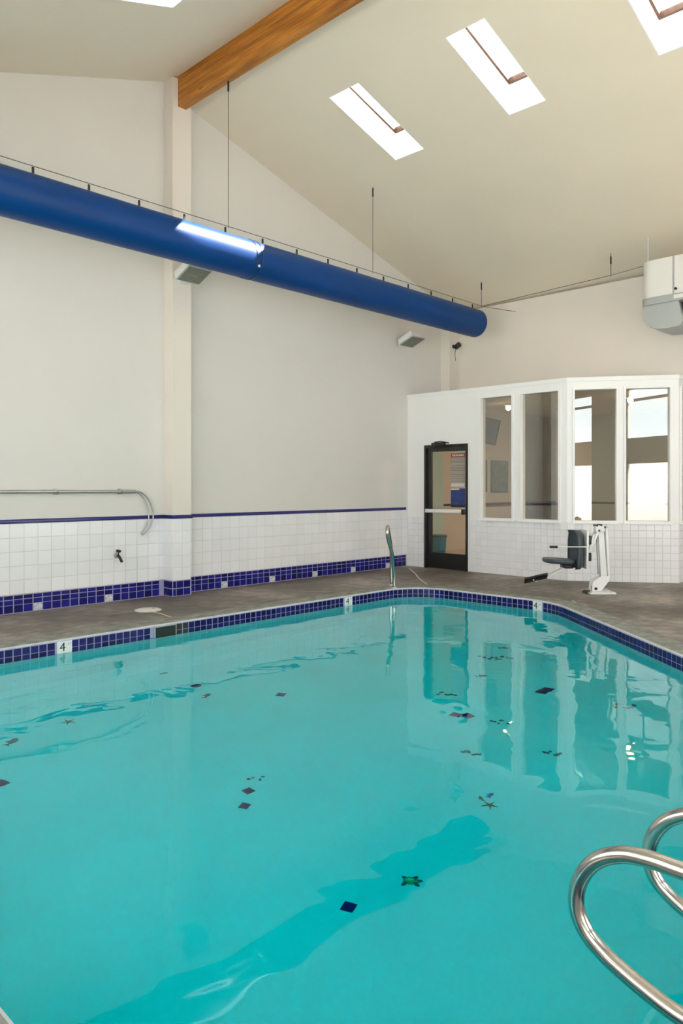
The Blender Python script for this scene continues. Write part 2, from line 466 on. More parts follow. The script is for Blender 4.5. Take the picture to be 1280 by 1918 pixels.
# sloped ceilings with skylight wells
SKY_Y = [6.23, 4.47, 2.71, 0.95, -0.81]
def ceiling(name, x0, x1, hx0, hx1, zf, label):
    xs = [x0, hx0, hx1, x1]
    ys = [YR - 0.2]
    for y in reversed(SKY_Y): ys += [y - 0.25, y + 0.25]
    ys.append(YL + 0.2)
    m_ = MB()
    for i in range(3):
        for j in range(len(ys) - 1):
            if i == 1 and j % 2 == 1: continue
            a, b, c_, d = xs[i], xs[i + 1], ys[j], ys[j + 1]
            vs = [(a, c_, zf(a)), (b, c_, zf(b)), (b, d, zf(b)), (a, d, zf(a))]
            m_._add(vs + [(x, y, z + 0.4) for x, y, z in vs],
                    [(3, 2, 1, 0), (4, 5, 6, 7), (0, 1, 5, 4), (1, 2, 6, 5), (2, 3, 7, 6), (3, 0, 4, 7)])
    return struct(m_.build(name, 'ceiling_paint'), label, 'ceiling')
ceiling('ceiling', RX, XF + 0.35, 6.48, 7.77, zr, 'beige sloped ceiling with a row of deep skylights above the far side')
ceiling('ceiling', XN - 0.35, RX, 2.95, 4.24, zl, 'beige sloped ceiling on the near side of the wooden ridge beam')
wi = 10
for side, hx0, hx1, zf in (('far', 6.48, 7.77, zr), ('near', 2.95, 4.24, zl)):
    for j, y in enumerate(SKY_Y):
        s_ = struct(empty('window_%d' % wi), 'deep white skylight well, %s from the tiled wall, %s slope' % (['first', 'second', 'third', 'fourth', 'fifth'][j], side), 'skylight'); wi += 1
        t_ = 0.012
        def quad_slab(x0, x1, y0, y1, lo, hi):
            m_ = MB()
            vs = [(x0, y0, zf(x0) + lo), (x1, y0, zf(x1) + lo), (x1, y1, zf(x1) + lo), (x0, y1, zf(x0) + lo)]
            vs += [(x0, y0, zf(x0) + hi), (x1, y0, zf(x1) + hi), (x1, y1, zf(x1) + hi), (x0, y1, zf(x0) + hi)]
            return m_._add(vs, [(3, 2, 1, 0), (4, 5, 6, 7), (0, 1, 5, 4), (1, 2, 6, 5), (2, 3, 7, 6), (3, 0, 4, 7)])
        for (a, b, c_, d) in ((hx0, hx1, y - 0.25, y - 0.25 + t_), (hx0, hx1, y + 0.25 - t_, y + 0.25),
                              (hx0, hx0 + t_, y - 0.25 + t_, y + 0.25 - t_), (hx1 - t_, hx1, y - 0.25 + t_, y + 0.25 - t_)):
            quad_slab(a, b, c_, d, 0.0, 0.402).build('shaft_lining', 'shaft_paint', s_)
        fr = empty('frame'); fr.parent = s_
        i0, i1, j0, j1 = hx0 + t_, hx1 - t_, y - 0.25 + t_, y + 0.25 - t_
        for (a, b, c_, d) in ((i0, i1, j0, j0 + 0.028), (i0, i1, j1 - 0.028, j1), (i0, i0 + 0.028, j0 + 0.028, j1 - 0.028), (i1 - 0.028, i1, j0 + 0.028, j1 - 0.028)):
            quad_slab(a, b, c_, d, 0.36, 0.42).build('frame_bar', 'sky_wood', fr)
        quad_slab(i0 + 0.02, i1 - 0.02, j0 + 0.02, j1 - 0.02, 0.395, 0.401).build('pane', 'clear_glass', s_)

# glued ridge beam and the columns that carry it
mb = MB(); mb.bevbox(((5.38 + 5.505) / 2, (8.12 + YR) / 2, (6.275 + 6.80) / 2), (0.125, 8.12 - YR, 0.525), 0.006, seg=1)
mb.smooth.clear()
struct(mb.build('ceiling_beam', 'glulam_wood'), 'orange brown glued timber ridge beam resting on the white column', 'beam')
CXA, CXB, CY = 5.30, 5.58, 8.11
mb = MB()
mb.span((CXA, CY, 0), (CXB, YL + 0.01, 6.275))
mb.span((CXA, CY + 0.0, 6.275), (5.38, YL + 0.01, zl(CXA)))
mb.span((5.505, CY, 6.275), (CXB, YL + 0.01, zr(CXB)))
mb.span((5.38, 8.12, 6.275), (5.505, YL + 0.01, 6.60))
column = struct(mb.build('column', 'wall_paint'), 'cream painted column under the ridge beam on the tiled wall', 'column')
mb = MB(); mb.span((11.29, CY, ZP), (XF + 0.01, YL + 0.01, zr(11.29) - 0.02))
struct(mb.build('column', 'wall_paint'), 'cream corner column above the lobby partition', 'column')
mb = MB(); mb.span((5.3, YR - 0.01, 0), (5.58, YR + 0.18, 6.275))
struct(mb.build('column', 'wall_paint'), 'cream column between the storefront windows opposite', 'column')

# ------------------------------------------------------------------ lobby partition
TH = 0.12
mb = MB()
def seg_wall(mb, p, q, holes, z1):
    """wall face from p to q (plan), thickness behind it, with rectangular holes (s0, s1, z0, z1)"""
    p = Vector(p); q = Vector(q); d = (q - p); L_ = d.length; d.normalize(); n = Vector((-d.y, d.x))
    if n.dot(p) < 0: n = -n
    ss = sorted({0, L_, *[v for h in holes for v in h[:2]]})
    ang = math.atan2(d.y, d.x); M = Matrix.Rotation(ang, 3, 'Z')
    sgn = 1 if (M @ Vector((0, 1, 0))).xy.dot(n) > 0 else -1
    def blk(s0, s1, z0, z1_):
        c_ = p + d * (s0 + s1) / 2 + n * TH / 2
        mb.box((c_.x, c_.y, (z0 + z1_) / 2), (s1 - s0, TH, z1_ - z0), M)
    for a, b in zip(ss[:-1], ss[1:]):
        h = [x for x in holes if x[0] <= a + 1e-6 and x[1] >= b - 1e-6]
        if not h: blk(a, b, 0, z1)
        else:
            if h[0][2] > 0: blk(a, b, 0, h[0][2])
            blk(a, b, h[0][3], z1)
DY0, DY1, DZ = 7.03, 7.92, 2.12
WZ0, WZ1 = 0.90, 2.845
def sy(y): return YL - y
front = [(sy(DY1), sy(DY0), 0, DZ), (sy(6.77), sy(6.196), WZ0, WZ1), (sy(6.035), sy(5.40), WZ0, WZ1)]
bay = [(0.107, 0.697, WZ0, WZ1), (0.831, 1.435, WZ0, WZ1)]
side = [(0.07, 0.36, WZ0, WZ1)]
C3 = Vector((XF, C2.y))
seg_wall(mb, (XP, YL), C1, front, ZP)
seg_wall(mb, C1, C2, bay, ZP)
seg_wall(mb, C2, C3, side, ZP)
mb.prism([(XP, YL, ZP), (C1.x, C1.y, ZP), (C2.x, C2.y, ZP), (C3.x, C3.y, ZP), (XF + 0.1, C3.y, ZP), (XF + 0.1, YL, ZP)], (0, 0, 0.03))
partition = struct(mb.build('wall_partition', 'white_paint'), 'white lobby partition with a door and tall windows below the beige wall', 'wall')
mb = MB()
outl = [(XP, YL), (C1.x, C1.y), (C2.x, C2.y), (C3.x, C3.y)]
for a, b in zip(outl[:-1], outl[1:]):
    a = Vector(a); b = Vector(b); d = (b - a); L_ = d.length; d.normalize(); n = Vector((-d.y, d.x))
    if n.dot(a) > 0: n = -n
    c_ = (a + b) / 2 + n * 0.008
    mb.box((c_.x, c_.y, ZP - 0.0), (L_ + 0.01, 0.016, 0.06), Matrix.Rotation(math.atan2(d.y, d.x), 3, 'Z'))
mb.build('cap_trim', 'white_paint', partition)

def window_unit(idx, p, d, s0, s1, label):
    d = Vector(d).normalized(); p = Vector(p); n = Vector((-d.y, d.x))
    if n.dot(p) > 0: n = -n                       # towards the pool hall
    wn = struct(empty('window_%d' % idx), label, 'window')
    M = Matrix.Rotation(math.atan2(d.y, d.x), 3, 'Z')
    def bar(a, b, z0, z1, dep, off):
        c_ = p + d * (a + b) / 2 + n * off
        return MB().box((c_.x, c_.y, (z0 + z1) / 2), (b - a, dep, z1 - z0), M)
    f = 0.028
    fr = empty('window_frame'); fr.parent = wn
    for (a, b, z0, z1) in ((s0 - f, s0, WZ0 - f, WZ1 + f), (s1, s1 + f, WZ0 - f, WZ1 + f), (s0, s1, WZ1, WZ1 + f), (s0, s1, WZ0 - f, WZ0)):
        bar(a, b, z0, z1, 0.03, 0.012).build('frame_bar', 'white_paint', fr)
    bar(s0 - f, s1 + f, WZ0 - f - 0.018, WZ0 - f, 0.05, 0.02).build('window_sill', 'white_paint', wn)
    bar(s0 - 0.004, s1 + 0.004, WZ0 - 0.004, WZ1 + 0.004, 0.006, -0.05).build('pane', 'tinted_glass', wn)
window_unit(20, (XP, YL), (0, -1), front[1][0], front[1][1], 'tall narrow white framed lobby window next to the black door')
window_unit(21, (XP, YL), (0, -1), front[2][0], front[2][1], 'tall white framed lobby window at the partition corner, brown inside')
window_unit(22, C1, MD, bay[0][0], bay[0][1], 'tall white framed lobby window behind the pool lift')
window_unit(23, C1, MD, bay[1][0], bay[1][1], 'tall white framed lobby window beyond the pool lift with bright reflections')
window_unit(24, C2, (1, 0), side[0][0], side[0][1], 'narrow lobby window past the second partition corner')

# lobby interior
LX, LY0, LH = 15.2, 1.5, 2.95
mb = MB()
mb.span((XP + TH, YL - 0.06, 0), (LX, YL, LH))
struct(mb.build('wall_lobby_side', 'lobby_paint'), 'tan lobby wall with framed pictures behind the glass', 'wall')
mb = MB(); mb.span((LX, LY0, 0), (LX + 0.1, YL, LH))
struct(mb.build('wall_lobby_back', 'lobby_grey'), 'grey green back wall of the lobby', 'wall')
mb = MB(); mb.span((XF + 0.2, LY0 - 0.1, 0), (LX, LY0, LH))
struct(mb.build('wall_lobby_end', 'lobby_grey'), 'grey green end wall of the lobby', 'wall')
mb = MB(); mb.span((XF + 0.0, LY0, LH), (LX + 0.1, YL, LH + 0.1))
mb.prism([(XP + 0.05, YL, LH - 0.02), (C1.x + 0.1, C1.y, LH - 0.02), (C2.x + 0.1, C2.y + 0.05, LH - 0.02), (XF, C2.y + 0.05, LH - 0.02), (XF, YL, LH - 0.02)], (0, 0, 0.04))
struct(mb.build('ceiling_lobby', 'ceiling_paint'), 'flat beige lobby ceiling behind the glass', 'ceiling')
mb = MB(); mb.prism([(XP, YL, -0.06), (C1.x + 0.03, C1.y, -0.06), (C2.x + 0.03, C2.y + 0.03, -0.06), (XF, C2.y, -0.06), (XF, LY0, -0.06), (LX, LY0, -0.06), (LX, YL, -0.06)], (0, 0, 0.064))
struct(mb.build('floor_lobby', 'dark_floor'), 'dark lobby floor behind the door', 'floor')
mb = MB(); mb.span((XP + 0.6, YL - 0.075, 1.04), (LX, YL - 0.06, 1.08)); mb.span((LX - 0.015, LY0, 1.04), (LX, YL - 0.06, 1.08))
struct(mb.build('trim_1', 'black_plastic'), 'dark dado line around the lobby walls', 'trim')
mb = MB(); mb.span((XP + 0.35, YL - 0.09, 0), (XP + 0.95, YL - 0.061, 2.6))
struct(mb.build('trim_2', 'lobby_green'), 'pale green wall panel seen through the door glass', 'panel')
mb = MB(); mb.span((13.9, 7.2, 0), (LX, 7.35, LH))
struct(mb.build('wall_lobby_nib', 'lobby_paint'), 'tan lobby wall nib behind the corner window', 'wall')

# ------------------------------------------------------------------ pool outline
def fillet(vs, rs, step=0.07):
    out = []
    n = len(vs)
    for i in range(n):
        p0, p1, p2 = Vector(vs[i - 1]), Vector(vs[i]), Vector(vs[(i + 1) % n])
        a = (p0 - p1).normalized(); b = (p2 - p1).normalized()
        th = a.angle(b); t = rs[i] / math.tan(th / 2)
        c_ = p1 + (a + b).normalized() * (rs[i] / math.sin(th / 2))
        s0 = p1 + a * t - c_; s1 = p1 + b * t - c_
        A = s0.angle_signed(s1)
        k = max(3, int(abs(A) * rs[i] / step))
        for q in range(k + 1):
            ang = -A * q / k
            out.append(c_ + Vector((s0.x * math.cos(ang) - s0.y * math.sin(ang), s0.x * math.sin(ang) + s0.y * math.cos(ang))))
    return out
PV = [(0.80, 1.86), (0.80, 6.56), (8.28, 6.56), (8.28, 4.42), (5.0, 0.64), (1.88, 0.64)]
PR = [0.25, 0.5, 0.55, 1.0, 0.5, 0.25]
POOL = fillet(PV, PR)
def offset(poly, d):
    out = []
    n = len(poly)
    for i in range(n):
        a = (poly[i] - poly[i - 1]); b = (poly[(i + 1) % n] - poly[i])
        t = (a.normalized() + b.normalized()).normalized()
        out.append(poly[i] + Vector((-t.y, t.x)) * d)     # outline runs clockwise: left is outside
    return out
DECK_HOLE = offset(POOL, 0.28)
WZ, FZ = -0.12, -1.30

def face_with_hole(outer, hole, z):
    o = [Vector((x, y, z)) for x, y in outer]; h = [Vector((p.x, p.y, z)) for p in hole]
    tri = tessellate_polygon([o, h]); vs = o + h
    fs = []
    for t in tri:
        a, b, c_ = (vs[i] for i in t)
        fs.append(tuple(t) if (b - a).cross(c_ - a).z > 0 else tuple(reversed(t)))
    return vs, fs
mb = MB(); mb._add(*face_with_hole([(XN, YR), (XF, YR), (XF, YL), (XN, YL)], DECK_HOLE, 0.0))
floor = struct(mb.build('floor', 'deck_concrete'), 'stained brown grey concrete pool deck', 'floor')
# pale joints across the deck
def strip(pts, w_, name='joint_line', z=0.003):
    m_ = MB()
    for a, b in zip(pts[:-1], pts[1:]):
        a = Vector(a); b = Vector(b); d = b - a
        m_.box(((a.x + b.x) / 2, (a.y + b.y) / 2, z - 0.002), (d.length + w_ * 0.3, w_, 0.005), Matrix.Rotation(math.atan2(d.y, d.x), 3, 'Z'))
    return m_.build(name, 'joint_filler', floor)
strip([(9.98, 8.02), (9.4, 7.42), (9.05, 7.09), (8.75, 6.78), (8.5, 6.5)], 0.022)
strip([(4.50, 7.30), (4.50, 7.10), (4.47, 6.95), (4.45, 6.82)], 0.016)
strip([(8.25, 4.05), (8.55, 4.30)], 0.010)

n = len(POOL)
mb = MB()
vs = [(p.x, p.y, -0.016) for p in POOL] + [(p.x, p.y, -0.004) for p in offset(POOL, 0.0)] + [(p.x, p.y, 0.004) for p in offset(POOL, 0.014)] + [(p.x, p.y, 0.006) for p in offset(POOL, 0.06)] + [(p.x, p.y, 0.004) for p in offset(POOL, 0.275)] + [(p.x, p.y, -0.01) for p in offset(POOL, 0.285)]
for k in range(5):
    mb.cur = 0 if k > 1 else 1
    mb._add(vs, [(k * n + i, k * n + (i + 1) % n, (k + 1) * n + (i + 1) % n, (k + 1) * n + i) for i in range(n)], k > 1)
coping = struct(mb.build('floor_coping', ['coping', 'coping_edge']), 'mottled grey green concrete coping along the pool edge', 'coping')

mb = MB()
prof = [(0.0, -0.016), (0.0, -0.60), (0.0, -1.08), (-0.05, -1.2), (-0.13, -1.27), (-0.25, FZ)]
vs = []
for d, z in prof: vs += [(p.x, p.y, z) for p in offset(POOL, d)]
for k in range(len(prof) - 1):
    mb._add(vs, [((k + 1) * n + i, (k + 1) * n + (i + 1) % n, k * n + (i + 1) % n, k * n + i) for i in range(n)], True)
inner = [Vector(v) for v in vs[-n:]]
tri = tessellate_polygon([inner])
mb._add(inner, [t if (inner[t[1]] - inner[t[0]]).cross(inner[t[2]] - inner[t[0]]).z > 0 else tuple(reversed(t)) for t in tri])
basin = struct(mb.build('pool_basin', 'plaster'), 'white plastered swimming pool basin under the turquoise water', 'pool')

WO = offset(POOL, 0.04)
mb = MB(); mb.prism([(p.x, p.y, WZ) for p in WO], (0, 0, FZ - 0.06 - WZ))
water = tag(mb.build('pool_water', 'water'), 'clear turquoise water filling the indoor pool', 'water', kind='stuff')

# ------------------------------------------------------------------ waterline tiles
cum = [0.0]
for i in range(n): cum.append(cum[-1] + (POOL[(i + 1) % n] - POOL[i]).length)
def at_len(s):
    s %= cum[-1]
    i = max(k for k in range(n) if cum[k] <= s)
    a, b = POOL[i], POOL[(i + 1) % n]; t = (b - a).normalized()
    return a + t * (s - cum[i]), t
# grout bed
mb = MB()
g0 = offset(POOL, -0.002)
mb._add([(p.x, p.y, -0.16) for p in g0] + [(p.x, p.y, -0.012) for p in g0], [(i + n, i, (i + 1) % n, (i + 1) % n + n) for i in range(n)][::1])
for k in range(len(mb.f)): mb.f[k] = tuple(reversed(mb.f[k]))
mb.build('grout_bed', 'blue_grout', basin)
P_ = 0.0755
count = int(cum[-1] / P_); P_ = cum[-1] / count
MARK = [('4', 3.13, 6.56), ('4', 6.92, 6.56), ('4', 8.255, 4.62)]
rest = []; seen = 0
for k in range(count):
    p, t = at_len((k + 0.5) * P_)
    nrm = Vector((t.y, -t.x)); rz = rot_to(nrm)          # into the pool
    near_mark = any(math.hypot(p.x - x, p.y - y) < 0.085 for _, x, y in MARK)
    skim = p.y > 6.5 and 4.06 < p.x < 4.46
    if near_mark: continue
    vis = (p.y > 6.0 and p.x > 2.45) or (p.x > 6.3 and p.y > 2.0)
    for r_, (zc, h) in enumerate(((-0.048, 0.060), (-0.116, 0.066))):
        q = (p.x + nrm.x * 0.001, p.y + nrm.y * 0.001, zc)
        if skim and p.x < 4.32: continue
        if vis:
            put('waterline_tile', tile_mesh(P_ - 0.011, h, 0.007, 'dark_blue_tile' if not skim else 'black_plastic'), basin, q, rz)
        else: rest.append((P_ - 0.011, h, 0.006, q, rz))
join_tiles('waterline_tile_run', rest, 'dark_blue_tile', basin)

def text_part(body, size, m, parent, loc, rz, name, extr=0.001):
    cu = bpy.data.curves.new('t', 'FONT'); cu.body = body; cu.size = size; cu.extrude = extr
    cu.align_x = 'CENTER'; cu.align_y = 'CENTER'
    o = bpy.data.objects.new('t', cu); col.objects.link(o)
    dg = bpy.context.evaluated_depsgraph_get()
    me = bpy.data.meshes.new_from_object(o.evaluated_get(dg)); bpy.data.objects.remove(o)
    me.transform(Matrix.Rotation(R(90), 4, 'X'))
    me.materials.clear(); me.materials.append(MATS[m])
    return put(name, me, parent, loc, rz)
for body, x, y in MARK:
    best = min(range(0, int(cum[-1] * 100)), key=lambda k_: (at_len(k_ / 100)[0] - Vector((x, y))).length)
    p, t = at_len(best / 100); nrm = Vector((t.y, -t.x)); rz = rot_to(nrm); x, y = p.x, p.y
    q = (x + nrm.x * 0.001, y + nrm.y * 0.001, -0.082)
    mk = put('depth_marker', tile_mesh(0.142, 0.134, 0.008, 'marker_tile'), basin, q, rz)
    mk['label'] = 'white depth marker tile with a black 4'
    text_part('4', 0.115, 'print_black', mk, (-0.022, -0.0085, 0.012), 0, 'numeral')
    text_part('FT', 0.034, 'print_grey', mk, (0.045, -0.0085, 0.035), 0, 'lettering')

# skimmer mouth
sk = empty('skimmer'); sk.parent = basin
mb = MB(); mb.span((4.075, 6.545, -0.150), (4.315, 6.62, -0.018)); mb.build('skimmer_mouth', 'black_metal', sk)
mb = MB()
for a, b in (((4.062, 6.543, -0.155), (4.076, 6.56, -0.014)), ((4.314, 6.543, -0.155), (4.322, 6.56, -0.014)), ((4.07, 6.543, -0.022), (4.32, 6.56, -0.012))): mb.span(a, b)
mb.build('skimmer_frame', 'grey_metal', sk)
lid = tag(empty('skimmer_lid', (4.53, 7.43, 0.0)), 'round cream skimmer lid set in the concrete deck', 'lid')
MB().lathe([(0.150, 0.0), (0.150, 0.006), (0.142, 0.010)], (0, 0, 0), 32).build('rim', 'joint_filler', lid)
MB().lathe([(0.132, 0.004), (0.130, 0.013), (0.03, 0.015), (0.001, 0.015)], (0, 0, 0), 32).build('cover', 'lid_white', lid)
MB().lathe([(0.012, 0.014), (0.012, 0.0165), (0.001, 0.0165)], (0.07, 0, 0), 12).build('finger_hole', 'black_plastic', lid)

# ------------------------------------------------------------------ wall tiles on the gable wall
mb = MB()
for a, b in ((2.55, CXA), (CXB, XP)):
    mb.span((a, YL - 0.003, 0.2), (b, YL + 0.01, 1.0))
mb.build('grout_bed', 'white_grout', wall_left)
mb = MB()
for a, b in ((2.55, CXA), (CXB, XP - 0.05)): mb.span((a, YL - 0.012, 0.0), (b, YL + 0.01, 0.203))
mb.build('blue_grout_bed', 'blue_grout', wall_left)
WP = 0.157
for a, b in ((2.55, CXA), (CXB, XP)):
    k = 0
    while a + k * WP < b - 0.02:
        x0 = a + k * WP; x1 = min(x0 + WP, b); wd = x1 - x0 - 0.004
        for r_ in range(5):
            put('wall_tile', tile_mesh(wd, WP - 0.004, 0.006, 'white_tile'), wall_left, ((x0 + x1) / 2, YL - 0.003, 0.205 + (r_ + 0.5) * WP))
        k += 1
BP = 0.1088
dec = [3.645 + 0.8704 * k for k in range(-1, 9)]
for a, b in ((2.50, CXA), (CXB, XP - 0.06)):
    k0 = math.floor((a - dec[0]) / BP)
    x = dec[0] - BP / 2 + math.ceil((a - dec[0] + BP / 2) / BP) * BP
    while x + BP <= b + 0.03:
        xc = x + BP / 2
        for zc, h in ((0.050, 0.080), (0.122, 0.052), (0.177, 0.040)):
            deco = zc < 0.06 and any(abs(xc - d) < 0.03 for d in dec)
            put('patterned_tile' if deco else 'skirting_tile', tile_mesh(min(BP - 0.014, b - x), h, 0.008, 'patterned_tile' if deco else 'blue_tile'), wall_left, (xc, YL - 0.012, zc))
        x += BP
for a, b in ((2.5, CXA), (CXB, 10.24)):
    pr = [(a, YL, 0.993), (a, YL - 0.012, 0.995), (a, YL - 0.018, 1.005), (a, YL - 0.018, 1.028), (a, YL - 0.012, 1.037), (a, YL, 1.040)]
    MB().prism(pr, (b - a, 0, 0)).build('stripe_trim', 'blue_stripe', wall_left)
# plain run of the same tiling out of view
mb = MB(); mb.span((XN, YL - 0.006, 0.2), (2.55, YL + 0.01, 1.0)); mb.build('tile_panel', 'white_tile', wall_left)
mb = MB(); mb.span((XN, YL - 0.016, 0.0), (2.5, YL + 0.01, 0.2)); mb.build('skirting_panel', 'blue_tile', wall_left)
# around the column
mb = MB()
mb.span((CXA - 0.003, CY - 0.003, 0.0), (CXB + 0.003, YL, 0.203)); mb.build('blue_grout_bed', 'blue_grout', column)
for (x0, x1) in ((5.305, 5.345), (5.358, 5.452), (5.465, 5.559),):
    for zc in (0.052, 0.150): put('skirting_tile', tile_mesh(x1 - x0, 0.085, 0.008, 'blue_tile'), column, ((x0 + x1) / 2, CY - 0.003, zc))
for (y0, y1) in ((8.115, 8.205), (8.215, 8.300)):
    for zc in (0.052, 0.150): put('skirting_tile', tile_mesh(y1 - y0, 0.085, 0.008, 'blue_tile'), column, (CXA - 0.003, (y0 + y1) / 2, zc), rot_to((-1, 0)))
for r_ in range(5):
    z = 0.205 + (r_ + 0.5) * WP
    for xc, wd in ((5.372, 0.137), (5.510, 0.130)): put('wall_tile', tile_mesh(wd, WP - 0.004, 0.006, 'white_tile'), column, (xc, CY, z))
    put('wall_tile', tile_mesh(0.19, WP - 0.004, 0.006, 'white_tile'), column, (CXA, 8.21, z), rot_to((-1, 0)))
MB().span((CXA - 0.016, CY - 0.016, 0.994), (CXB + 0.016, YL, 1.039)).build('stripe_trim', 'blue_stripe', column)

# tiles under the lobby windows
def tile_face(p, d, s0, s1, z1, parent, pitch=0.1085):
    d = Vector(d).normalized(); p = Vector(p); nrm = Vector((-d.y, d.x))
    if nrm.dot(p) > 0: nrm = -nrm
    rz = rot_to(nrm); M = Matrix.Rotation(math.atan2(d.y, d.x), 3, 'Z')
    c_ = p + d * (s0 + s1) / 2 + nrm * 0.001
    MB().box((c_.x, c_.y, z1 / 2), (s1 - s0, 0.004, z1), M).build('grout_bed', 'white_grout', parent)
    nc = max(1, round((s1 - s0) / pitch)); pw = (s1 - s0) / nc; nr = round(z1 / pitch); ph = z1 / nr
    me = tile_mesh(pw - 0.0035, ph - 0.0035, 0.006, 'white_tile')
    for i in range(nc):
        c_ = p + d * (s0 + (i + 0.5) * pw) + nrm * 0.003
        for j in range(nr): put('wall_tile', me, parent, (c_.x, c_.y, (j + 0.5) * ph), rz)
tile_face((XP, YL), (0, -1), sy(DY0) + 0.05, sy(C1.y), 0.868, partition)
tile_face(C1, MD, 0.0, 1.56, 0.868, partition)
tile_face(C2, (1, 0), 0.0, C3.x - C2.x, 0.868, partition)
tile_face((XP, YL), (0, -1), 0.02, sy(DY1) - 0.03, 0.868, partition)

# ------------------------------------------------------------------ door
door = struct(empty('door_1', (XP, (DY0 + DY1) / 2, 0)), 'black framed glass door with a white push bar in the partition', 'door')
hw = (DY1 - DY0) / 2
fr = empty('door_frame'); fr.parent = door
for a, b in (((-0.03, hw - 0.045, 0), (0.10, hw, DZ)), ((-0.03, -hw, 0), (0.10, -hw + 0.03, DZ)), ((-0.03, -hw + 0.03, DZ - 0.055), (0.10, hw - 0.045, DZ))):
    MB().span(a, b).build('jamb', 'black_metal', fr)
leaf = empty('door_leaf'); leaf.parent = door
y0, y1 = -hw + 0.03, hw - 0.045
MB().span((0.0, y1 - 0.085, 0.01), (0.045, y1, DZ - 0.06)).build('stile', 'black_metal', leaf)
MB().span((0.0, y0, 0.01), (0.045, y0 + 0.018, DZ - 0.06)).build('stile', 'black_metal', leaf)
MB().span((0.0, y0 + 0.018, DZ - 0.115), (0.045, y1 - 0.085, DZ - 0.06)).build('top_rail', 'black_metal', leaf)
MB().span((0.0, y0 + 0.018, 0.01), (0.045, y1 - 0.085, 0.27)).build('kick_panel', 'black_metal', leaf)
MB().span((0.02, y0 + 0.01, 0.26), (0.026, y1 - 0.075, DZ - 0.11)).build('pane', 'clear_glass', leaf)
pb = MB(); pb.bevbox((-0.055, (y0 + y1) / 2 + 0.01, 0.99), (0.045, y1 - y0 - 0.03, 0.062), 0.012); pb.build('push_bar', 'white_metal', door)
MB().bevbox((-0.05, y0 + 0.015, 0.985), (0.075, 0.07, 0.09), 0.01).build('latch_box', 'black_plastic', door)
MB().bevbox((-0.03, y1 - 0.015, 0.99), (0.055, 0.04, 0.07), 0.008).build('bar_bracket', 'grey_metal', door)
cl = MB(); cl.bevbox((-0.055, y1 - 0.28, DZ + 0.005), (0.07, 0.26, 0.06), 0.01); clo = cl.build('door_closer', 'black_metal', door)
MB().tube([(-0.055, y1 - 0.2, DZ + 0.045), (-0.14, y1 - 0.38, DZ + 0.047), (-0.05, y1 - 0.5, DZ + 0.02)], 0.009, 8).build('closer_arm', 'black_metal', clo)
ny0 = y0 + 0.035
nt_ = MB().span((0.012, ny0, 1.40), (0.015, ny0 + 0.29, 1.985)).build('notice', 'notice_print', door); nt_['label'] = 'tan rules notice with a red heading taped to the door glass'
MB().span((0.008, ny0 + 0.005, 1.90), (0.0118, ny0 + 0.285, 1.965)).build('heading', 'red_print', nt_)
for i in range(7):
    MB().span((0.0065, ny0 + 0.03 + i * 0.034, 1.917), (0.008, ny0 + 0.052 + i * 0.034, 1.948)).build('lettering', 'paper', nt_)
MB().span((0.0085, ny0 + 0.01, 1.405), (0.0118, ny0 + 0.28, 1.46)).build('footer', 'paper', nt_)
ns = MB().span((0.012, ny0, 1.06), (0.015, ny0 + 0.29, 1.375)).build('notice', 'blue_print', door); ns['label'] = 'dark blue notice on the door glass above the push bar'
MB().span((0.0085, ny0 + 0.12, 1.35), (0.0118, ny0 + 0.285, 1.373)).build('heading', 'paper', ns)
MB().span((0.0085, ny0 + 0.01, 1.065), (0.0118, ny0 + 0.28, 1.10)).build('footer', 'black_metal', ns)

# lobby things seen through the glass
def picture(x0, x1, z0, z1, label, cat='picture', m='picture_print'):
    r_ = tag(empty('framed_picture', ((x0 + x1) / 2, YL - 0.06, z0)), label, cat)
    a = (x1 - x0) / 2; h = z1 - z0
    for p, q in (((-a, -0.03, 0), (-a + 0.03, 0, h)), ((a - 0.03, -0.03, 0), (a, 0, h)), ((-a + 0.03, -0.03, 0), (a - 0.03, 0, 0.03)), ((-a + 0.03, -0.03, h - 0.03), (a - 0.03, 0, h))):
        MB().span(p, q).build('frame_bar', 'black_plastic', r_)
    MB().span((-a + 0.03, -0.012, 0.03), (a - 0.03, -0.002, h - 0.03)).build('print', m, r_)
    return r_
picture(12.88, 13.50, 1.28, 1.94, 'dark green landscape picture on the tan lobby wall')
picture(12.40, 12.72, 1.30, 1.93, 'small grey green picture beside the larger one in the lobby')
tv = tag(empty('television', (12.6, YL - 0.08, 2.2)), 'slim dark television on a bracket high on the lobby wall', 'television')
MB().box((0, -0.16, 0.3), (0.05, 0.34, 0.5), Matrix.Rotation(R(14), 3, 'X')).build('screen', 'black_plastic', tv)
MB().tube([(0, 0.02, 0.28), (0, -0.12, 0.3)], 0.02, 8).build('bracket', 'black_metal', tv)
for (x, y), lab in (((12.0, 7.3), 'warm glowing ceiling lamp above the lobby near the door'), ((12.4, 5.19), 'warm glowing ceiling lamp inside the angled lobby window')):
    lp = tag(empty('ceiling_lamp', (x, y, LH - 0.02)), lab, 'lamp', 'lobby ceiling lamps')
    MB().lathe([(0.07, -0.03), (0.07, 0.0)], (0, 0, 0), 20).build('canopy', 'white_metal', lp)
    MB().lathe([(0.005, -0.12), (0.035, -0.105), (0.05, -0.07), (0.038, -0.04), (0.03, -0.03)], (0, 0, 0), 20).build('bulb', 'bulb', lp)
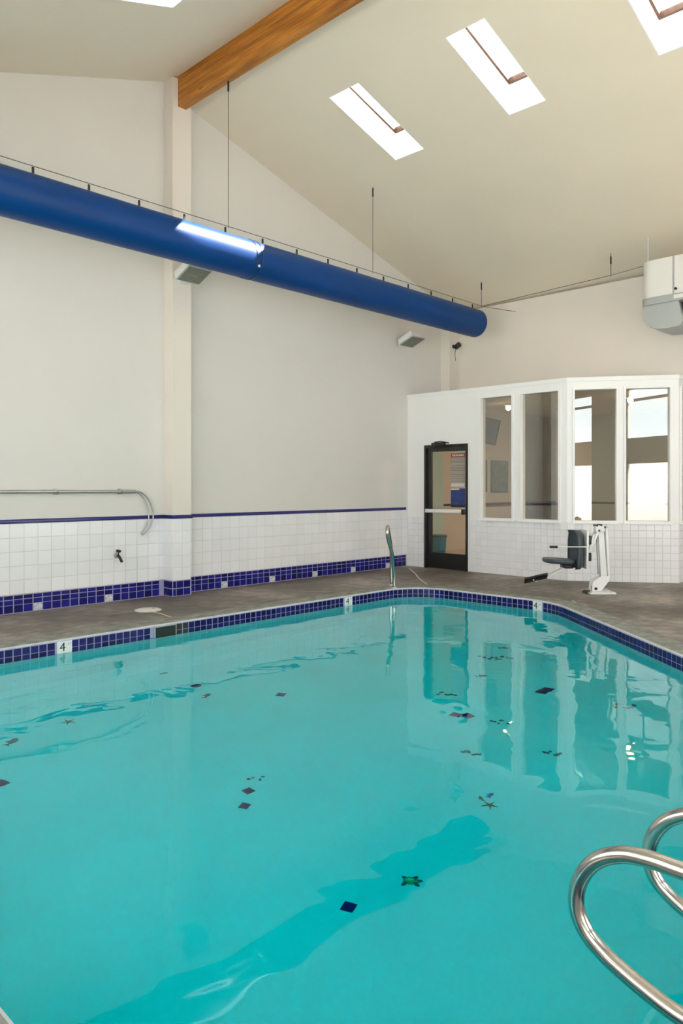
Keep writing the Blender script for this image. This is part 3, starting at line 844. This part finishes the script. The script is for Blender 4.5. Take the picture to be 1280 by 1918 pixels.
for (x, y), lab in (((13.4, 3.6), 'square warm fill panel added out of view in the lobby ceiling near its corner'), ((14.4, 2.6), 'square warm fill panel added out of view deeper in the lobby ceiling')):  # glowing panels added out of view to warm up the lobby
    lp = tag(empty('fill_panel', (x, y, LH)), lab, 'light', 'added lobby fill panels')
    MB().span((-0.33, -0.33, -0.03), (0.33, 0.33, 0.0)).build('frame', 'white_metal', lp)
    MB().span((-0.30, -0.30, -0.036), (0.30, 0.30, -0.029)).build('fill_sheet', 'lobby_fill', lp)
bn = tag(empty('waste_bin', (10.84, 8.02, 0.004)), 'teal plastic waste bin behind the door glass', 'bin')
MB().lathe([(0.10, 0), (0.13, 0.5), (0.14, 0.51), (0.14, 0.53), (0.12, 0.53), (0.09, 0.02), (0.001, 0.02)], (0, 0, 0), 24).build('body', 'teal_plastic', bn)
MB().lathe([(0.146, 0.495), (0.146, 0.52), (0.132, 0.52)], (0, 0, 0), 24).build('rim', 'black_plastic', bn)

# ------------------------------------------------------------------ blue fabric air duct
DYc, DZc, DR, DX0, DX1 = 7.15, 4.19, 0.232, 0.2, 10.72
duct = tag(empty('air_duct', (DX0, DYc, DZc)), 'long glossy blue round air duct hanging along the tiled wall', 'duct')
mb = MB()
xs = [0, 0.001] + [k * 0.29 for k in range(1, int((DX1 - DX0 - 0.1) / 0.29))] + [DX1 - DX0 - 0.05, DX1 - DX0 - 0.015, DX1 - DX0, DX1 - DX0 + 0.004]
rs = [0.01] + [DR] * (len(xs) - 4) + [DR, DR * 0.94, DR * 0.7]
rs = rs[:len(xs)] + [0.01] * (len(xs) - len(rs))
mb.tube([(x, 0, 0) for x in xs], rs, 48)
mb.build('sleeve', 'duct_blue', duct)
for x in (5.72 - DX0, 5.80 - DX0):
    MB().tube([(x - 0.012, 0, 0), (x + 0.012, 0, 0)], DR + 0.005, 48, cap=True).build('seam_band', 'duct_seam', duct)
MB().lathe([(0.018, 0), (0.018, 0.01), (0.004, 0.016)], (5.76 - DX0, -DR * 0.86, -DR * 0.5), 12, Matrix.Rotation(R(120), 3, 'X')).build('snap_button', 'white_metal', duct)
ZC = DZc + DR + 0.10
k = 0
x = 1.36
while x < 10.7:
    hg = MB()
    hg.box((x - DX0, 0, DR + 0.035), (0.022, 0.012, 0.09))
    hg.build('hanger_clip', 'clip_black', duct)
    x += 0.578
cab = tag(empty('support_cable', (0, 0, 0)), 'thin steel cable running above the blue duct with ceiling wires', 'cable')
MB().tube([(DX0, DYc, ZC), (3.0, DYc, ZC - 0.01), (5.45, DYc, ZC), (8.06, DYc, ZC), (10.95, DYc, ZC), (11.59, DYc - 0.25, ZC - 0.02)], 0.0045, 6).build('main_cable', 'wire', cab)
for x, zt in ((5.45, 6.28), (8.06, zr(8.06)), (10.88, zr(10.88)), (2.7, zl(2.7))):
    MB().tube([(x, DYc, ZC - 0.02), (x, DYc, zt)], 0.0045, 6).build('drop_wire', 'wire', cab)
    MB().tube([(x, DYc, zt - 0.14), (x, DYc, zt - 0.02)], 0.011, 8).build('turnbuckle', 'clip_black', cab)
cab2 = tag(empty('support_cable', (0, 0, 0)), 'thin cable under the eave between the blue duct and the white unit', 'cable')
MB().tube([(10.9, DYc - 0.01, ZC), (10.9, 4.86, 4.60), (10.75, 4.2, 4.6)], 0.005, 6).build('main_cable', 'wire', cab2)
MB().tube([(10.9, 4.86, 4.58), (10.9, 4.86, zr(10.9))], 0.006, 6).build('drop_wire', 'wire', cab2)
MB().tube([(10.9, 4.86, zr(10.9) - 0.16), (10.9, 4.86, zr(10.9) - 0.05)], 0.013, 8).build('turnbuckle', 'clip_black', cab2)

# ------------------------------------------------------------------ white ventilation unit
vu = tag(empty('ventilation_unit', (10.72, 4.2, 3.95)), 'white rounded ventilation unit hanging below the far eave', 'ventilation')
def rounded_plan(x0, x1, y0, y1, r_, k=6):
    pts = []
    for (cx, cy, a0) in ((x1 - r_, y1 - r_, 0), (x0 + r_, y1 - r_, 90), (x0 + r_, y0 + r_, 180), (x1 - r_, y0 + r_, 270)):
        for q in range(k + 1):
            a = R(a0 + 90 * q / k); pts.append((cx + r_ * math.cos(a), cy + r_ * math.sin(a)))
    return pts
pl = rounded_plan(-0.24, 0.50, -2.6, 0.05, 0.16)
MB().prism([(x, y, 0.10) for x, y in pl], (0, 0, 0.52), True).build('housing', 'duct_white', vu)
pl2 = rounded_plan(-0.255, 0.515, -2.6, 0.065, 0.17)
MB().prism([(x, y, 0.0) for x, y in pl2], (0, 0, 0.10), True).build('flange', 'grey_metal', vu)
MB().span((-0.2555, -1.2, 0.03), (-0.235, -0.42, 0.08)).build('flange_strip', 'duct_white', vu)
MB().span((-0.245, -0.425, 0.10), (-0.238, -0.40, 0.62)).build('housing_seam', 'grey_metal', vu)
MB().lathe([(0.016, 0), (0.016, 0.03), (0.004, 0.035)], (-0.25, -0.45, 0.16), 10, Matrix.Rotation(R(-90), 3, 'Y')).build('latch', 'black_plastic', vu)
el = [(0.0, -0.28 - 0.0, -0.0)]
mb = MB()
bend = [(0.10, -0.30, 0.02), (0.10, -0.30, -0.07), (0.10, -0.34, -0.18), (0.10, -0.45, -0.235), (0.10, -0.60, -0.25)]
prf = [(-0.30, 0.04, 0.0), (-0.30, 0.04, -0.2), (-0.30, -0.02, -0.29), (-0.30, -0.14, -0.345), (-0.30, -0.30, -0.355), (-0.30, -0.46, -0.34), (-0.30, -0.50, -0.28), (-0.30, -0.44, 0.0)]
MB().prism([(x + 0.08, y - 0.03, z) for x, y, z in prf], (0.6, 0, 0), True).build('outlet_hood', 'grey_metal', vu)
MB().span((-0.16, -1.4, -0.26), (0.36, -0.52, 0.0)).build('return_duct', 'duct_white', vu)
MB().tube([(0.0, 0.03, 0.62), (0.0, 0.03, zr(10.72) - 3.95)], 0.008, 8).build('hanging_rod', 'white_metal', vu)
MB().tube([(0.0, -1.6, 0.62), (0.0, -1.6, zr(10.72) - 3.95)], 0.008, 8).build('hanging_rod', 'white_metal', vu)

# ------------------------------------------------------------------ flood lights
def flood(x, ywall, z, label):
    f = tag(empty('flood_light', (x, ywall, z)), label, 'light', 'wall flood lights')
    a = R(22)
    ex = Vector((1, 0, 0)); eo = Vector((0, -math.cos(a), math.sin(a))); en = ex.cross(eo)
    if en.z > 0: en = -en                      # lens faces down and out
    M = Matrix((ex, eo, en)).transposed()
    o = Vector((0.17, -0.13, 0.0))
    ctr = o + eo * 0.15
    mb = MB(); mb.bevbox(ctr - en * 0.055, (0.36, 0.32, 0.10), 0.015, M); mb.build('housing', 'white_metal', f)
    mb = MB(); mb.bevbox(ctr + en * 0.002, (0.345, 0.305, 0.016), 0.005, M); mb.build('bezel', 'grey_metal', f)
    mb = MB(); mb.box(ctr + en * 0.012, (0.315, 0.275, 0.006), M); mb.build('lens', 'light_lens', f)
    mb = MB(); mb.box(ctr + en * 0.0155, (0.10, 0.006, 0.002), M); mb.build('lamp_line', 'grey_metal', f)
    mb = MB(); mb.bevbox((0.17, -0.02, 0.06), (0.12, 0.04, 0.14), 0.008); mb.build('wall_box', 'white_metal', f)
    for s in (-0.10, 0.10):
        mb = MB(); mb.tube([(0.17 + s * 0.4, -0.02, 0.06), (0.17 + s, -0.08, 0.07), (0.17 + s, -0.16, 0.10)], 0.012, 8); mb.build('bracket', 'white_metal', f)
flood(5.27, CY, 4.02, 'flood light with grey lens on the column, below the blue duct')
flood(9.92, YL, 3.86, 'flood light with grey lens on the wall near the duct end')
sec = tag(empty('security_camera', (11.40, CY, 4.02)), 'small black security camera on the corner column with a dangling lead', 'camera')
MB().lathe([(0.035, 0), (0.035, 0.02), (0.012, 0.025), (0.012, 0.06)], (0, 0, 0), 16, Matrix.Rotation(R(90), 3, 'X')).build('mount', 'black_plastic', sec)
MB().lathe([(0.02, -0.07), (0.048, -0.06), (0.05, 0.05), (0.03, 0.06)], (0, -0.1, 0.0), 18, Matrix.Rotation(R(60), 3, 'X') ).build('body', 'black_plastic', sec)
MB().lathe([(0.03, 0.058), (0.028, 0.066), (0.01, 0.07)], (0, -0.1, 0.0), 18, Matrix.Rotation(R(60), 3, 'X')).build('lens', 'black_metal', sec)
MB().tube(smooth([(0.01, -0.06, -0.03), (0.02, -0.03, -0.11), (0.05, -0.008, -0.18), (0.07, -0.006, -0.26)]), 0.005, 6).build('lead', 'wire', sec)

# ------------------------------------------------------------------ life hook on the wall
hook = tag(empty('life_hook', (1.0, YL - 0.05, 1.345)), 'long grey life hook pole hung on the tiled wall', 'pole')
def W(x, z, y=YL - 0.05): return (x - 1.0, y - (YL - 0.05), z - 1.345)
MB().tube([W(0.6, 1.35), W(4.85, 1.343)], 0.020, 12).build('pole', 'aluminium', hook)
MB().tube([W(4.62, 1.344), W(4.86, 1.343)], 0.024, 12).build('pole_sleeve', 'aluminium', hook)
MB().tube(smooth([W(4.84, 1.345), W(4.93, 1.335), W(5.02, 1.27), W(5.07, 1.19), W(5.105, 1.09), W(5.11, 1.02), W(5.085, 0.93), W(5.03, 0.85), W(4.965, 0.80)], 8), 0.009, 8).build('hook_rod', 'aluminium', hook)
MB().tube(smooth([W(4.84, 1.342, YL - 0.03), W(4.92, 1.32, YL - 0.03), W(4.985, 1.26, YL - 0.03), W(5.02, 1.18), W(5.04, 1.10), W(5.045, 1.0), W(5.015, 0.91), W(4.965, 0.84), W(4.945, 0.81), W(4.965, 0.80)], 8), 0.009, 8).build('hook_rod', 'aluminium', hook)
for x in (3.85, 4.66, 2.2):
    mb = MB(); mb.box(W(x, 1.345, YL - 0.012), (0.03, 0.024, 0.07)); mb.tube([W(x, 1.318, YL - 0.02), W(x, 1.318, YL - 0.078), W(x, 1.36, YL - 0.085)], 0.007, 8)
    mb.build('wall_bracket', 'aluminium', hook)
tapf = tag(empty('wall_tap', (4.62, YL - 0.006, 0.56)), 'small dark wall tap on the white tiles under the life hook', 'tap')
MB().lathe([(0.035, 0), (0.033, 0.012), (0.016, 0.016), (0.016, 0.05)], (0, 0, 0), 14, Matrix.Rotation(R(90), 3, 'X')).build('flange', 'grey_metal', tapf)
MB().tube(smooth([(0, -0.04, 0), (-0.01, -0.075, 0.0), (-0.005, -0.10, -0.025), (0.02, -0.105, -0.075)], 6), 0.017, 10).build('spout', 'black_metal', tapf)
MB().tube([(0, -0.055, 0.0), (0, -0.06, 0.05)], 0.007, 8).build('stem', 'black_metal', tapf)
MB().lathe([(0.01, -0.01), (0.03, -0.008), (0.03, 0.008), (0.01, 0.012)], (0, -0.061, 0.058), 12, Matrix.Rotation(R(20), 3, 'X')).build('knob', 'black_metal', tapf)

# ------------------------------------------------------------------ pool rails
def anchor(parent, x, y, z=0.004):
    MB().lathe([(0.055, 0), (0.055, 0.006), (0.036, 0.022), (0.026, 0.024)], (x, y, z), 20).build('escutcheon', 'steel', parent)
rail = tag(empty('grab_rail', (7.88, 6.62, 0)), 'thin steel grab rail at the far pool corner near the door', 'rail')
pts = [(8.06, 6.80, 0.0), (8.05, 6.79, 0.30), (8.02, 6.77, 0.52), (7.93, 6.72, 0.68), (7.78, 6.62, 0.80), (7.64, 6.51, 0.865), (7.545, 6.435, 0.845), (7.53, 6.42, 0.76), (7.60, 6.455, 0.66), (7.74, 6.52, 0.50), (7.84, 6.585, 0.32), (7.885, 6.60, 0.16), (7.89, 6.605, 0.0)]
MB().tube([(x - 7.88, y - 6.62, z) for x, y, z in smooth(pts, 8)], 0.025, 14).build('tube', 'steel', rail)
anchor(rail, 8.06 - 7.88, 6.80 - 6.62); anchor(rail, 0.01, -0.015)

LOOP = [(0.10, 0.0), (0.10, 0.18), (0.125, 0.28), (0.20, 0.355), (0.32, 0.385), (0.50, 0.392), (0.70, 0.393), (0.80, 0.393), (0.875, 0.378), (0.945, 0.335), (0.992, 0.265), (1.003, 0.19), (0.978, 0.128), (0.925, 0.085), (0.86, 0.055), (0.79, 0.030), (0.72, 0.010), (0.62, -0.004), (0.56, -0.03)]
for x, dy, dz, label in ((2.02, 0.0, 0.0, 'brushed steel grab rail loop at the near pool edge, larger of two'), (2.50, -0.02, -0.035, 'brushed steel grab rail loop behind the larger one, partly out of view')):
    r_ = tag(empty('grab_rail', (x, 0.55, 0)), label, 'rail', 'near pool edge grab rails')
    MB().tube([(0, y + dy - 0.55, z + dz) for y, z in [(p.x, p.y) for p in [Vector((a[0], a[1])) for a in smooth([(q[0], q[1], 0) for q in LOOP], 8)]]], 0.0235, 20).build('tube', 'steel', r_)
    anchor(r_, 0, 0.10 + dy - 0.55); anchor(r_, 0, 0.60 + dy - 0.55)

# ------------------------------------------------------------------ pool lift
LB = Vector((9.41, 4.39, 0.0))
ang = math.atan2(0.7193, -0.6947)                # local x runs towards the door, local y away from the camera
lift = tag(empty('pool_lift', LB, ang), 'white pool lift with a dark slate plastic seat on the deck', 'pool lift')
K = 0.00707
def Q(px, py, dep=0.0): return Vector((-(px - 1118) * -K if False else (1118 - px) * K, -dep, 1.4 - (py - 912) * K))
# base
b_ = MB().bevbox((-0.03, 0, 0.012), (0.34, 0.36, 0.024), 0.006).build('base_plate', 'white_metal', lift)
for sx in (-0.15, 0.10):
    for s_ in (-0.14, 0.14): MB().lathe([(0.014, 0.02), (0.014, 0.036), (0.008, 0.04)], (sx, s_, 0), 8).build('bolt', 'grey_metal', b_)
MB().bevbox((0.155, 0.06, 0.03), (0.09, 0.06, 0.035), 0.01).build('foot_pedal', 'black_plastic', lift)
lo_ = [Q(1108, 1088), Q(1106, 1108), Q(1124, 1105), Q(1137, 1088), Q(1139, 1078), Q(1124, 1078)]
for s_ in (-0.07, 0.058):
    MB().prism([p + Vector((0, s_, 0)) for p in lo_], (0, 0.012, 0)).build('side_plate', 'white_metal', lift)
MB().bevbox(Q(1116, 1103), (0.10, 0.10, 0.05), 0.01).build('pivot_block', 'grey_metal', lift)
MB().lathe([(0.018, -0.09), (0.018, 0.09)], Q(1113, 1101), 12, Matrix.Rotation(R(90), 3, 'X')).build('pivot_pin', 'black_metal', lift)
def bar(a, b, wx, wy, name, m, parent=lift):
    a = Vector(a); b = Vector(b); d = b - a
    M = d.to_track_quat('Z', 'Y').to_matrix()
    mb = MB(); mb.bevbox((a + b) / 2, (wy, wx, d.length), min(wx, wy) * 0.2, M)
    return mb.build(name, m, parent)
bar(Q(1131, 1082), Q(1124, 986), 0.085, 0.075, 'mast', 'white_metal')
bar(Q(1139, 1085), Q(1135, 990), 0.030, 0.10, 'rear_strut', 'white_metal')
bar(Q(1122, 1075), Q(1119, 1008), 0.022, 0.03, 'actuator', 'grey_metal')
top_ = MB(); top_.bevbox(Q(1123, 990), (0.12, 0.11, 0.09), 0.012); tp = top_.build('mast_head', 'white_metal', lift)
for px, py in ((1116, 984), (1124, 983), (1131, 987), (1120, 993)):
    MB().lathe([(0.013, -0.065), (0.013, 0.065)], Q(px, py), 10, Matrix.Rotation(R(90), 3, 'X')).build('bolt', 'black_metal', tp)
for s_ in (-0.06, 0.06):
    bar(Q(1118, 996, s_), Q(1098, 1040, s_), 0.028, 0.03, 'lift_arm', 'white_metal')
    bar(Q(1110, 1000, s_), Q(1093, 1062, s_), 0.024, 0.03, 'lift_arm', 'white_metal')
bar(Q(1095, 992), Q(1094, 1064), 0.028, 0.30, 'back_frame', 'white_metal')
for py in (1011, 1042): MB().bevbox(Q(1101, py), (0.045, 0.20, 0.11), 0.012).build('back_pad', 'black_plastic', lift)
# seat shell
bk = []
def curve_back(yk, off):
    return [Q(1087 + off, 994), Q(1083 + off, 1005), Q(1082 + off, 1025), Q(1084 + off, 1048), Q(1082 + off, 1060)]
mb = MB(); ny = 9; W2 = 0.21
rows = [(0.0, 0.60), (0.04, 0.80), (0.12, 0.95), (0.25, 1.0), (0.38, 1.0), (0.46, 0.94), (0.50, 0.84)]
front_, back_ = [], []
for (dz, wf) in rows:
    for j in range(ny):
        t = -1 + 2 * j / (ny - 1)
        curvx = 0.075 * t * t
        x0 = (1118 - 1085) * K + curvx + (0.03 if dz < 0.02 or dz > 0.48 else 0.0)
        front_.append((x0 + 0.012, t * W2 * wf, 0.825 - dz)); back_.append((x0 - 0.045, t * W2 * wf, 0.825 - dz))
nr_ = len(rows)
vsx = front_ + back_; off_ = nr_ * ny
fs = []
for i in range(nr_ - 1):
    for j in range(ny - 1):
        a = i * ny + j
        fs.append((a, a + 1, a + ny + 1, a + ny)); fs.append((a + off_, a + ny + off_, a + ny + 1 + off_, a + 1 + off_))
loop = [j for j in range(ny)] + [i * ny + ny - 1 for i in range(1, nr_)] + [(nr_ - 1) * ny + j for j in range(ny - 2, -1, -1)] + [i * ny for i in range(nr_ - 2, 0, -1)]
for a, b in zip(loop, loop[1:] + loop[:1]): fs.append((b, a, a + off_, b + off_))
mb._add(vsx, fs, True); mb.build('backrest', 'slate_plastic', lift)
mb = MB()
so = []
for k_ in range(24):
    a = 2 * math.pi * k_ / 24
    cx_ = 0.50 + 0.205 * abs(math.cos(a)) ** 0.7 * (1 if math.cos(a) > 0 else -1)
    cy_ = 0.20 * abs(math.sin(a)) ** 0.7 * (1 if math.sin(a) > 0 else -1)
    so.append((cx_, cy_))
lay = [(0.0, 0.90), (0.015, 1.0), (0.045, 1.0), (0.058, 0.93), (0.05, 0.75), (0.045, 0.4)]
vsx = [(0.50 + (x - 0.50) * f, y * f, 0.385 + dz + 0.05 * (x - 0.35)) for dz, f in lay for x, y in so]
fs = [(i * 24 + k_, i * 24 + (k_ + 1) % 24, (i + 1) * 24 + (k_ + 1) % 24, (i + 1) * 24 + k_) for i in range(len(lay) - 1) for k_ in range(24)]
mb._add(vsx, fs, True); mb._add(vsx[:24], [tuple(range(23, -1, -1))]); mb._add(vsx[-24:], [tuple(range(24))])
mb.build('seat', 'slate_plastic', lift)
MB().bevbox(Q(1062, 1060), (0.12, 0.20, 0.05), 0.01).build('seat_bracket', 'black_plastic', lift)
for s_ in (-0.21,):
    ar = MB().tube([Q(1092, 1022, s_), Q(1030, 1022, s_)], 0.007, 8).build('armrest', 'white_metal', lift)
    MB().tube([Q(1036, 1022, s_), Q(1022, 1022, s_)], 0.016, 10).build('grip', 'black_plastic', ar)
for s_ in (-0.05, 0.05): bar(Q(1054, 1065, s_), Q(1001, 1088, s_), 0.02, 0.02, 'footrest_tube', 'white_metal')
for s_ in (-0.10, 0.10):
    mb = MB(); mb.bevbox(Q(1004 - 60 * s_, 1083 + 40 * s_, s_), (0.17, 0.13, 0.03), 0.010, Matrix.Rotation(R(12), 3, 'Y') @ Matrix.Rotation(R(35), 3, 'X')); mb.build('foot_pad', 'black_plastic', lift)

# ------------------------------------------------------------------ mosaics on the pool floor
def floor_piece(name, pts, m, parent, h=0.006):
    return MB().prism([(x, y, 0) for x, y in pts], (0, 0, h)).build(name, m, parent)
def square(s, a=0.0, c_=(0, 0)):
    return [(c_[0] + s / 2 * math.sqrt(2) * math.cos(R(45 + 90 * k + a)), c_[1] + s / 2 * math.sqrt(2) * math.sin(R(45 + 90 * k + a))) for k in range(4)]
def ell(rx, ry, k=10, c_=(0, 0), a=0):
    ca, sa = math.cos(R(a)), math.sin(R(a)); o = []
    for q in range(k):
        x, y = rx * math.cos(2 * math.pi * q / k), ry * math.sin(2 * math.pi * q / k)
        o.append((c_[0] + x * ca - y * sa, c_[1] + x * sa + y * ca))
    return o
GZ = FZ + 0.0005
def diamond(x, y, a, s, label, group=None):
    o = MB().prism([(px_, py_, 0) for px_, py_ in square(s, a)], (0, 0, 0.006)).build('floor_tile', 'mosaic_navy', None, (x, y, GZ))
    return tag(o, label, 'tile', group)
diamond(2.686, 2.538, 20, 0.062, 'lone dark blue diamond tile on the pool floor beside the turtle mosaic')
diamond(3.055, 3.797, -1, 0.066, 'dark blue diamond tile on the pool floor, farther of a close pair')
diamond(2.917, 3.667, 24, 0.060, 'dark blue diamond tile on the pool floor, nearer of a close pair')
diamond(4.023, 5.762, 10, 0.075, 'small dark blue tile on the pool floor under the wall stripe reflection')
diamond(4.409, 5.017, 30, 0.078, 'small dark blue tile alone on the pool floor in mid pool')
diamond(1.942, 4.990, 12, 0.075, 'dark blue tile on the pool floor at the left picture edge')
diamond(5.082, 3.585, 8, 0.095, 'dark blue tile on the floor below the door reflection, next to its twin')
diamond(5.125, 3.503, -8, 0.10, 'dark blue tile on the floor between its twin and the lobby window reflection')
diamond(6.076, 3.348, 5, 0.095, 'dark blue tile on the floor inside the lobby window reflection, lower of two')
diamond(6.179, 3.346, 5, 0.095, 'dark blue tile on the floor inside the lobby window reflection, upper of two')
tu = tag(empty('turtle_mosaic', (3.053, 2.442, GZ), R(-50)), 'green turtle mosaic set in the pool floor', 'mosaic')
floor_piece('shell', ell(0.044, 0.036, 14), 'mosaic_green', tu)
floor_piece('shell_patch', ell(0.026, 0.016, 8, (-0.006, 0.008)), 'mosaic_pale', tu, 0.008)
floor_piece('head', ell(0.016, 0.012, 8, (0.05, 0.004)), 'mosaic_teal', tu)
for cx_, cy_, a in ((0.028, 0.034, 40), (0.028, -0.034, -40), (-0.034, 0.028, 140), (-0.034, -0.028, 220)):
    floor_piece('flipper', ell(0.018, 0.012, 8, (cx_, cy_), a), 'mosaic_teal', tu)
def star(x, y, r_, m, label, name='starfish_mosaic', a=0):
    o = tag(empty(name, (x, y, GZ), R(a)), label, 'mosaic')
    for k in range(5):
        t = 72 * k
        c0, s0 = math.cos(R(t)), math.sin(R(t))
        pts = [(0.16 * r_ * -s0, 0.16 * r_ * c0), (r_ * c0, r_ * s0), (0.16 * r_ * s0, -0.16 * r_ * c0)]
        floor_piece('arm', pts, m, o)
    floor_piece('disc', ell(0.3 * r_, 0.3 * r_, 10), m, o, 0.008)
star(3.986, 2.557, 0.055, 'mosaic_red', 'red brown starfish mosaic on the pool floor')
def fish(x, y, L_, m, label, a=0, name='fish_mosaic', m2=None):
    o = tag(empty(name, (x, y, GZ), R(a)), label, 'mosaic')
    floor_piece('body', ell(L_ * 0.34, L_ * 0.2, 12, (L_ * 0.12, 0)), m, o)
    floor_piece('tail', [(-L_ * 0.2, 0), (-L_ * 0.5, L_ * 0.24), (-L_ * 0.42, 0), (-L_ * 0.5, -L_ * 0.24)], m2 or m, o)
    floor_piece('fin', [(L_ * 0.1, L_ * 0.15), (-L_ * 0.1, L_ * 0.34), (-L_ * 0.08, L_ * 0.12)], m2 or m, o)
fish(4.023, 2.644, 0.06, 'mosaic_brown', 'orange brown seahorse mosaic on the pool floor beside the starfish', 60, 'seahorse_mosaic')
fish(4.097, 2.624, 0.07, 'mosaic_blue', 'bright blue fish mosaic on the pool floor above the starfish', 10)
fish(2.265, 5.603, 0.14, 'mosaic_teal', 'dark fish mosaic on the pool floor by the left picture edge', 30)
star(2.754, 5.705, 0.07, 'mosaic_teal', 'small dark star mosaic on the pool floor under the life hook reflection', a=20)
fish(3.925, 5.458, 0.12, 'mosaic_red', 'faint reddish fish mosaic on the floor near a dark blue tile', 30)
fish(4.023, 6.30, 0.09, 'mosaic_teal', 'tiny dark fish mosaic on the floor close under the tiled side', 0)
def school(x, y, s, k, label, a=0):
    o = tag(empty('shell_mosaic', (x, y, GZ), R(a)), label, 'mosaic')
    rnd = random.Random(k * 17 + int(x * 100))
    for q in range(k):
        floor_piece('piece', ell(s * rnd.uniform(0.14, 0.22), s * rnd.uniform(0.12, 0.18), 7, ((q / (k - 1) - 0.5) * s * 1.2, rnd.uniform(-0.5, 0.5) * s), rnd.uniform(0, 180)), 'mosaic_teal', o)
school(5.188, 3.243, 0.10, 6, 'cluster of small dark mosaic pieces on the floor above the white lamp glint', -46)
school(4.548, 3.081, 0.095, 6, 'cluster of small dark mosaic pieces on the floor in front of the door reflection', -46)
school(4.934, 2.637, 0.09, 6, 'cluster of small dark mosaic pieces on the floor nearest the pool lift reflection', -46)
school(5.430, 3.929, 0.12, 5, 'faint dark mosaic pieces on the floor inside the door reflection', -46)
school(6.718, 4.330, 0.14, 5, 'dark mosaic pieces on the far floor below the lobby window reflection top', -46)
school(6.824, 4.214, 0.14, 5, 'dark mosaic pieces on the far floor beside a matching cluster', -46)
fish(6.121, 4.018, 0.12, 'mosaic_teal', 'small dark fish mosaic on the far floor between door and window reflections', -40)
fish(7.209, 4.424, 0.15, 'mosaic_teal', 'dark fish mosaic on the floor farthest from the camera', -46)
school(6.206, 2.649, 0.14, 5, 'dark mosaic pieces on the floor by the slanted pool side', -46)
school(3.195, 3.885, 0.09, 4, 'tiny teal mosaic specks on the floor behind a pair of dark blue tiles', -20)

# ------------------------------------------------------------------ ground outside
mb = MB(); mb._add(*face_with_hole([(-30, -30), (40, -30), (40, 40), (-30, 40)],
      [Vector(p) for p in ((XN - 0.1, YR - 0.1), (XN - 0.1, YL + 0.1), (LX + 0.1, YL + 0.1), (LX + 0.1, YR - 0.1))], -0.04))
struct(mb.build('ground_outside', 'outdoor_paving'), 'pale paving outside the storefront windows', 'ground')

mb = MB(); mb.span((-9, -8.2, -0.04), (24, -8.0, 2.9)); mb.span((-9, -8.25, 2.9), (24, -7.95, 2.98))
struct(mb.build('wall_outside', 'white_paint'), 'pale boundary wall outside the storefront windows', 'wall')
mb = MB(); mb.span((-7.2, -8.0, -0.04), (-7.0, 16, 2.9)); mb.span((-7.25, -8.0, 2.9), (-6.95, 16, 2.98))  # unseen wall added to cut low sky light through the eave openings
struct(mb.build('wall_outside', 'white_paint'), 'pale unseen wall added outside the eave windows to block low sky', 'wall')
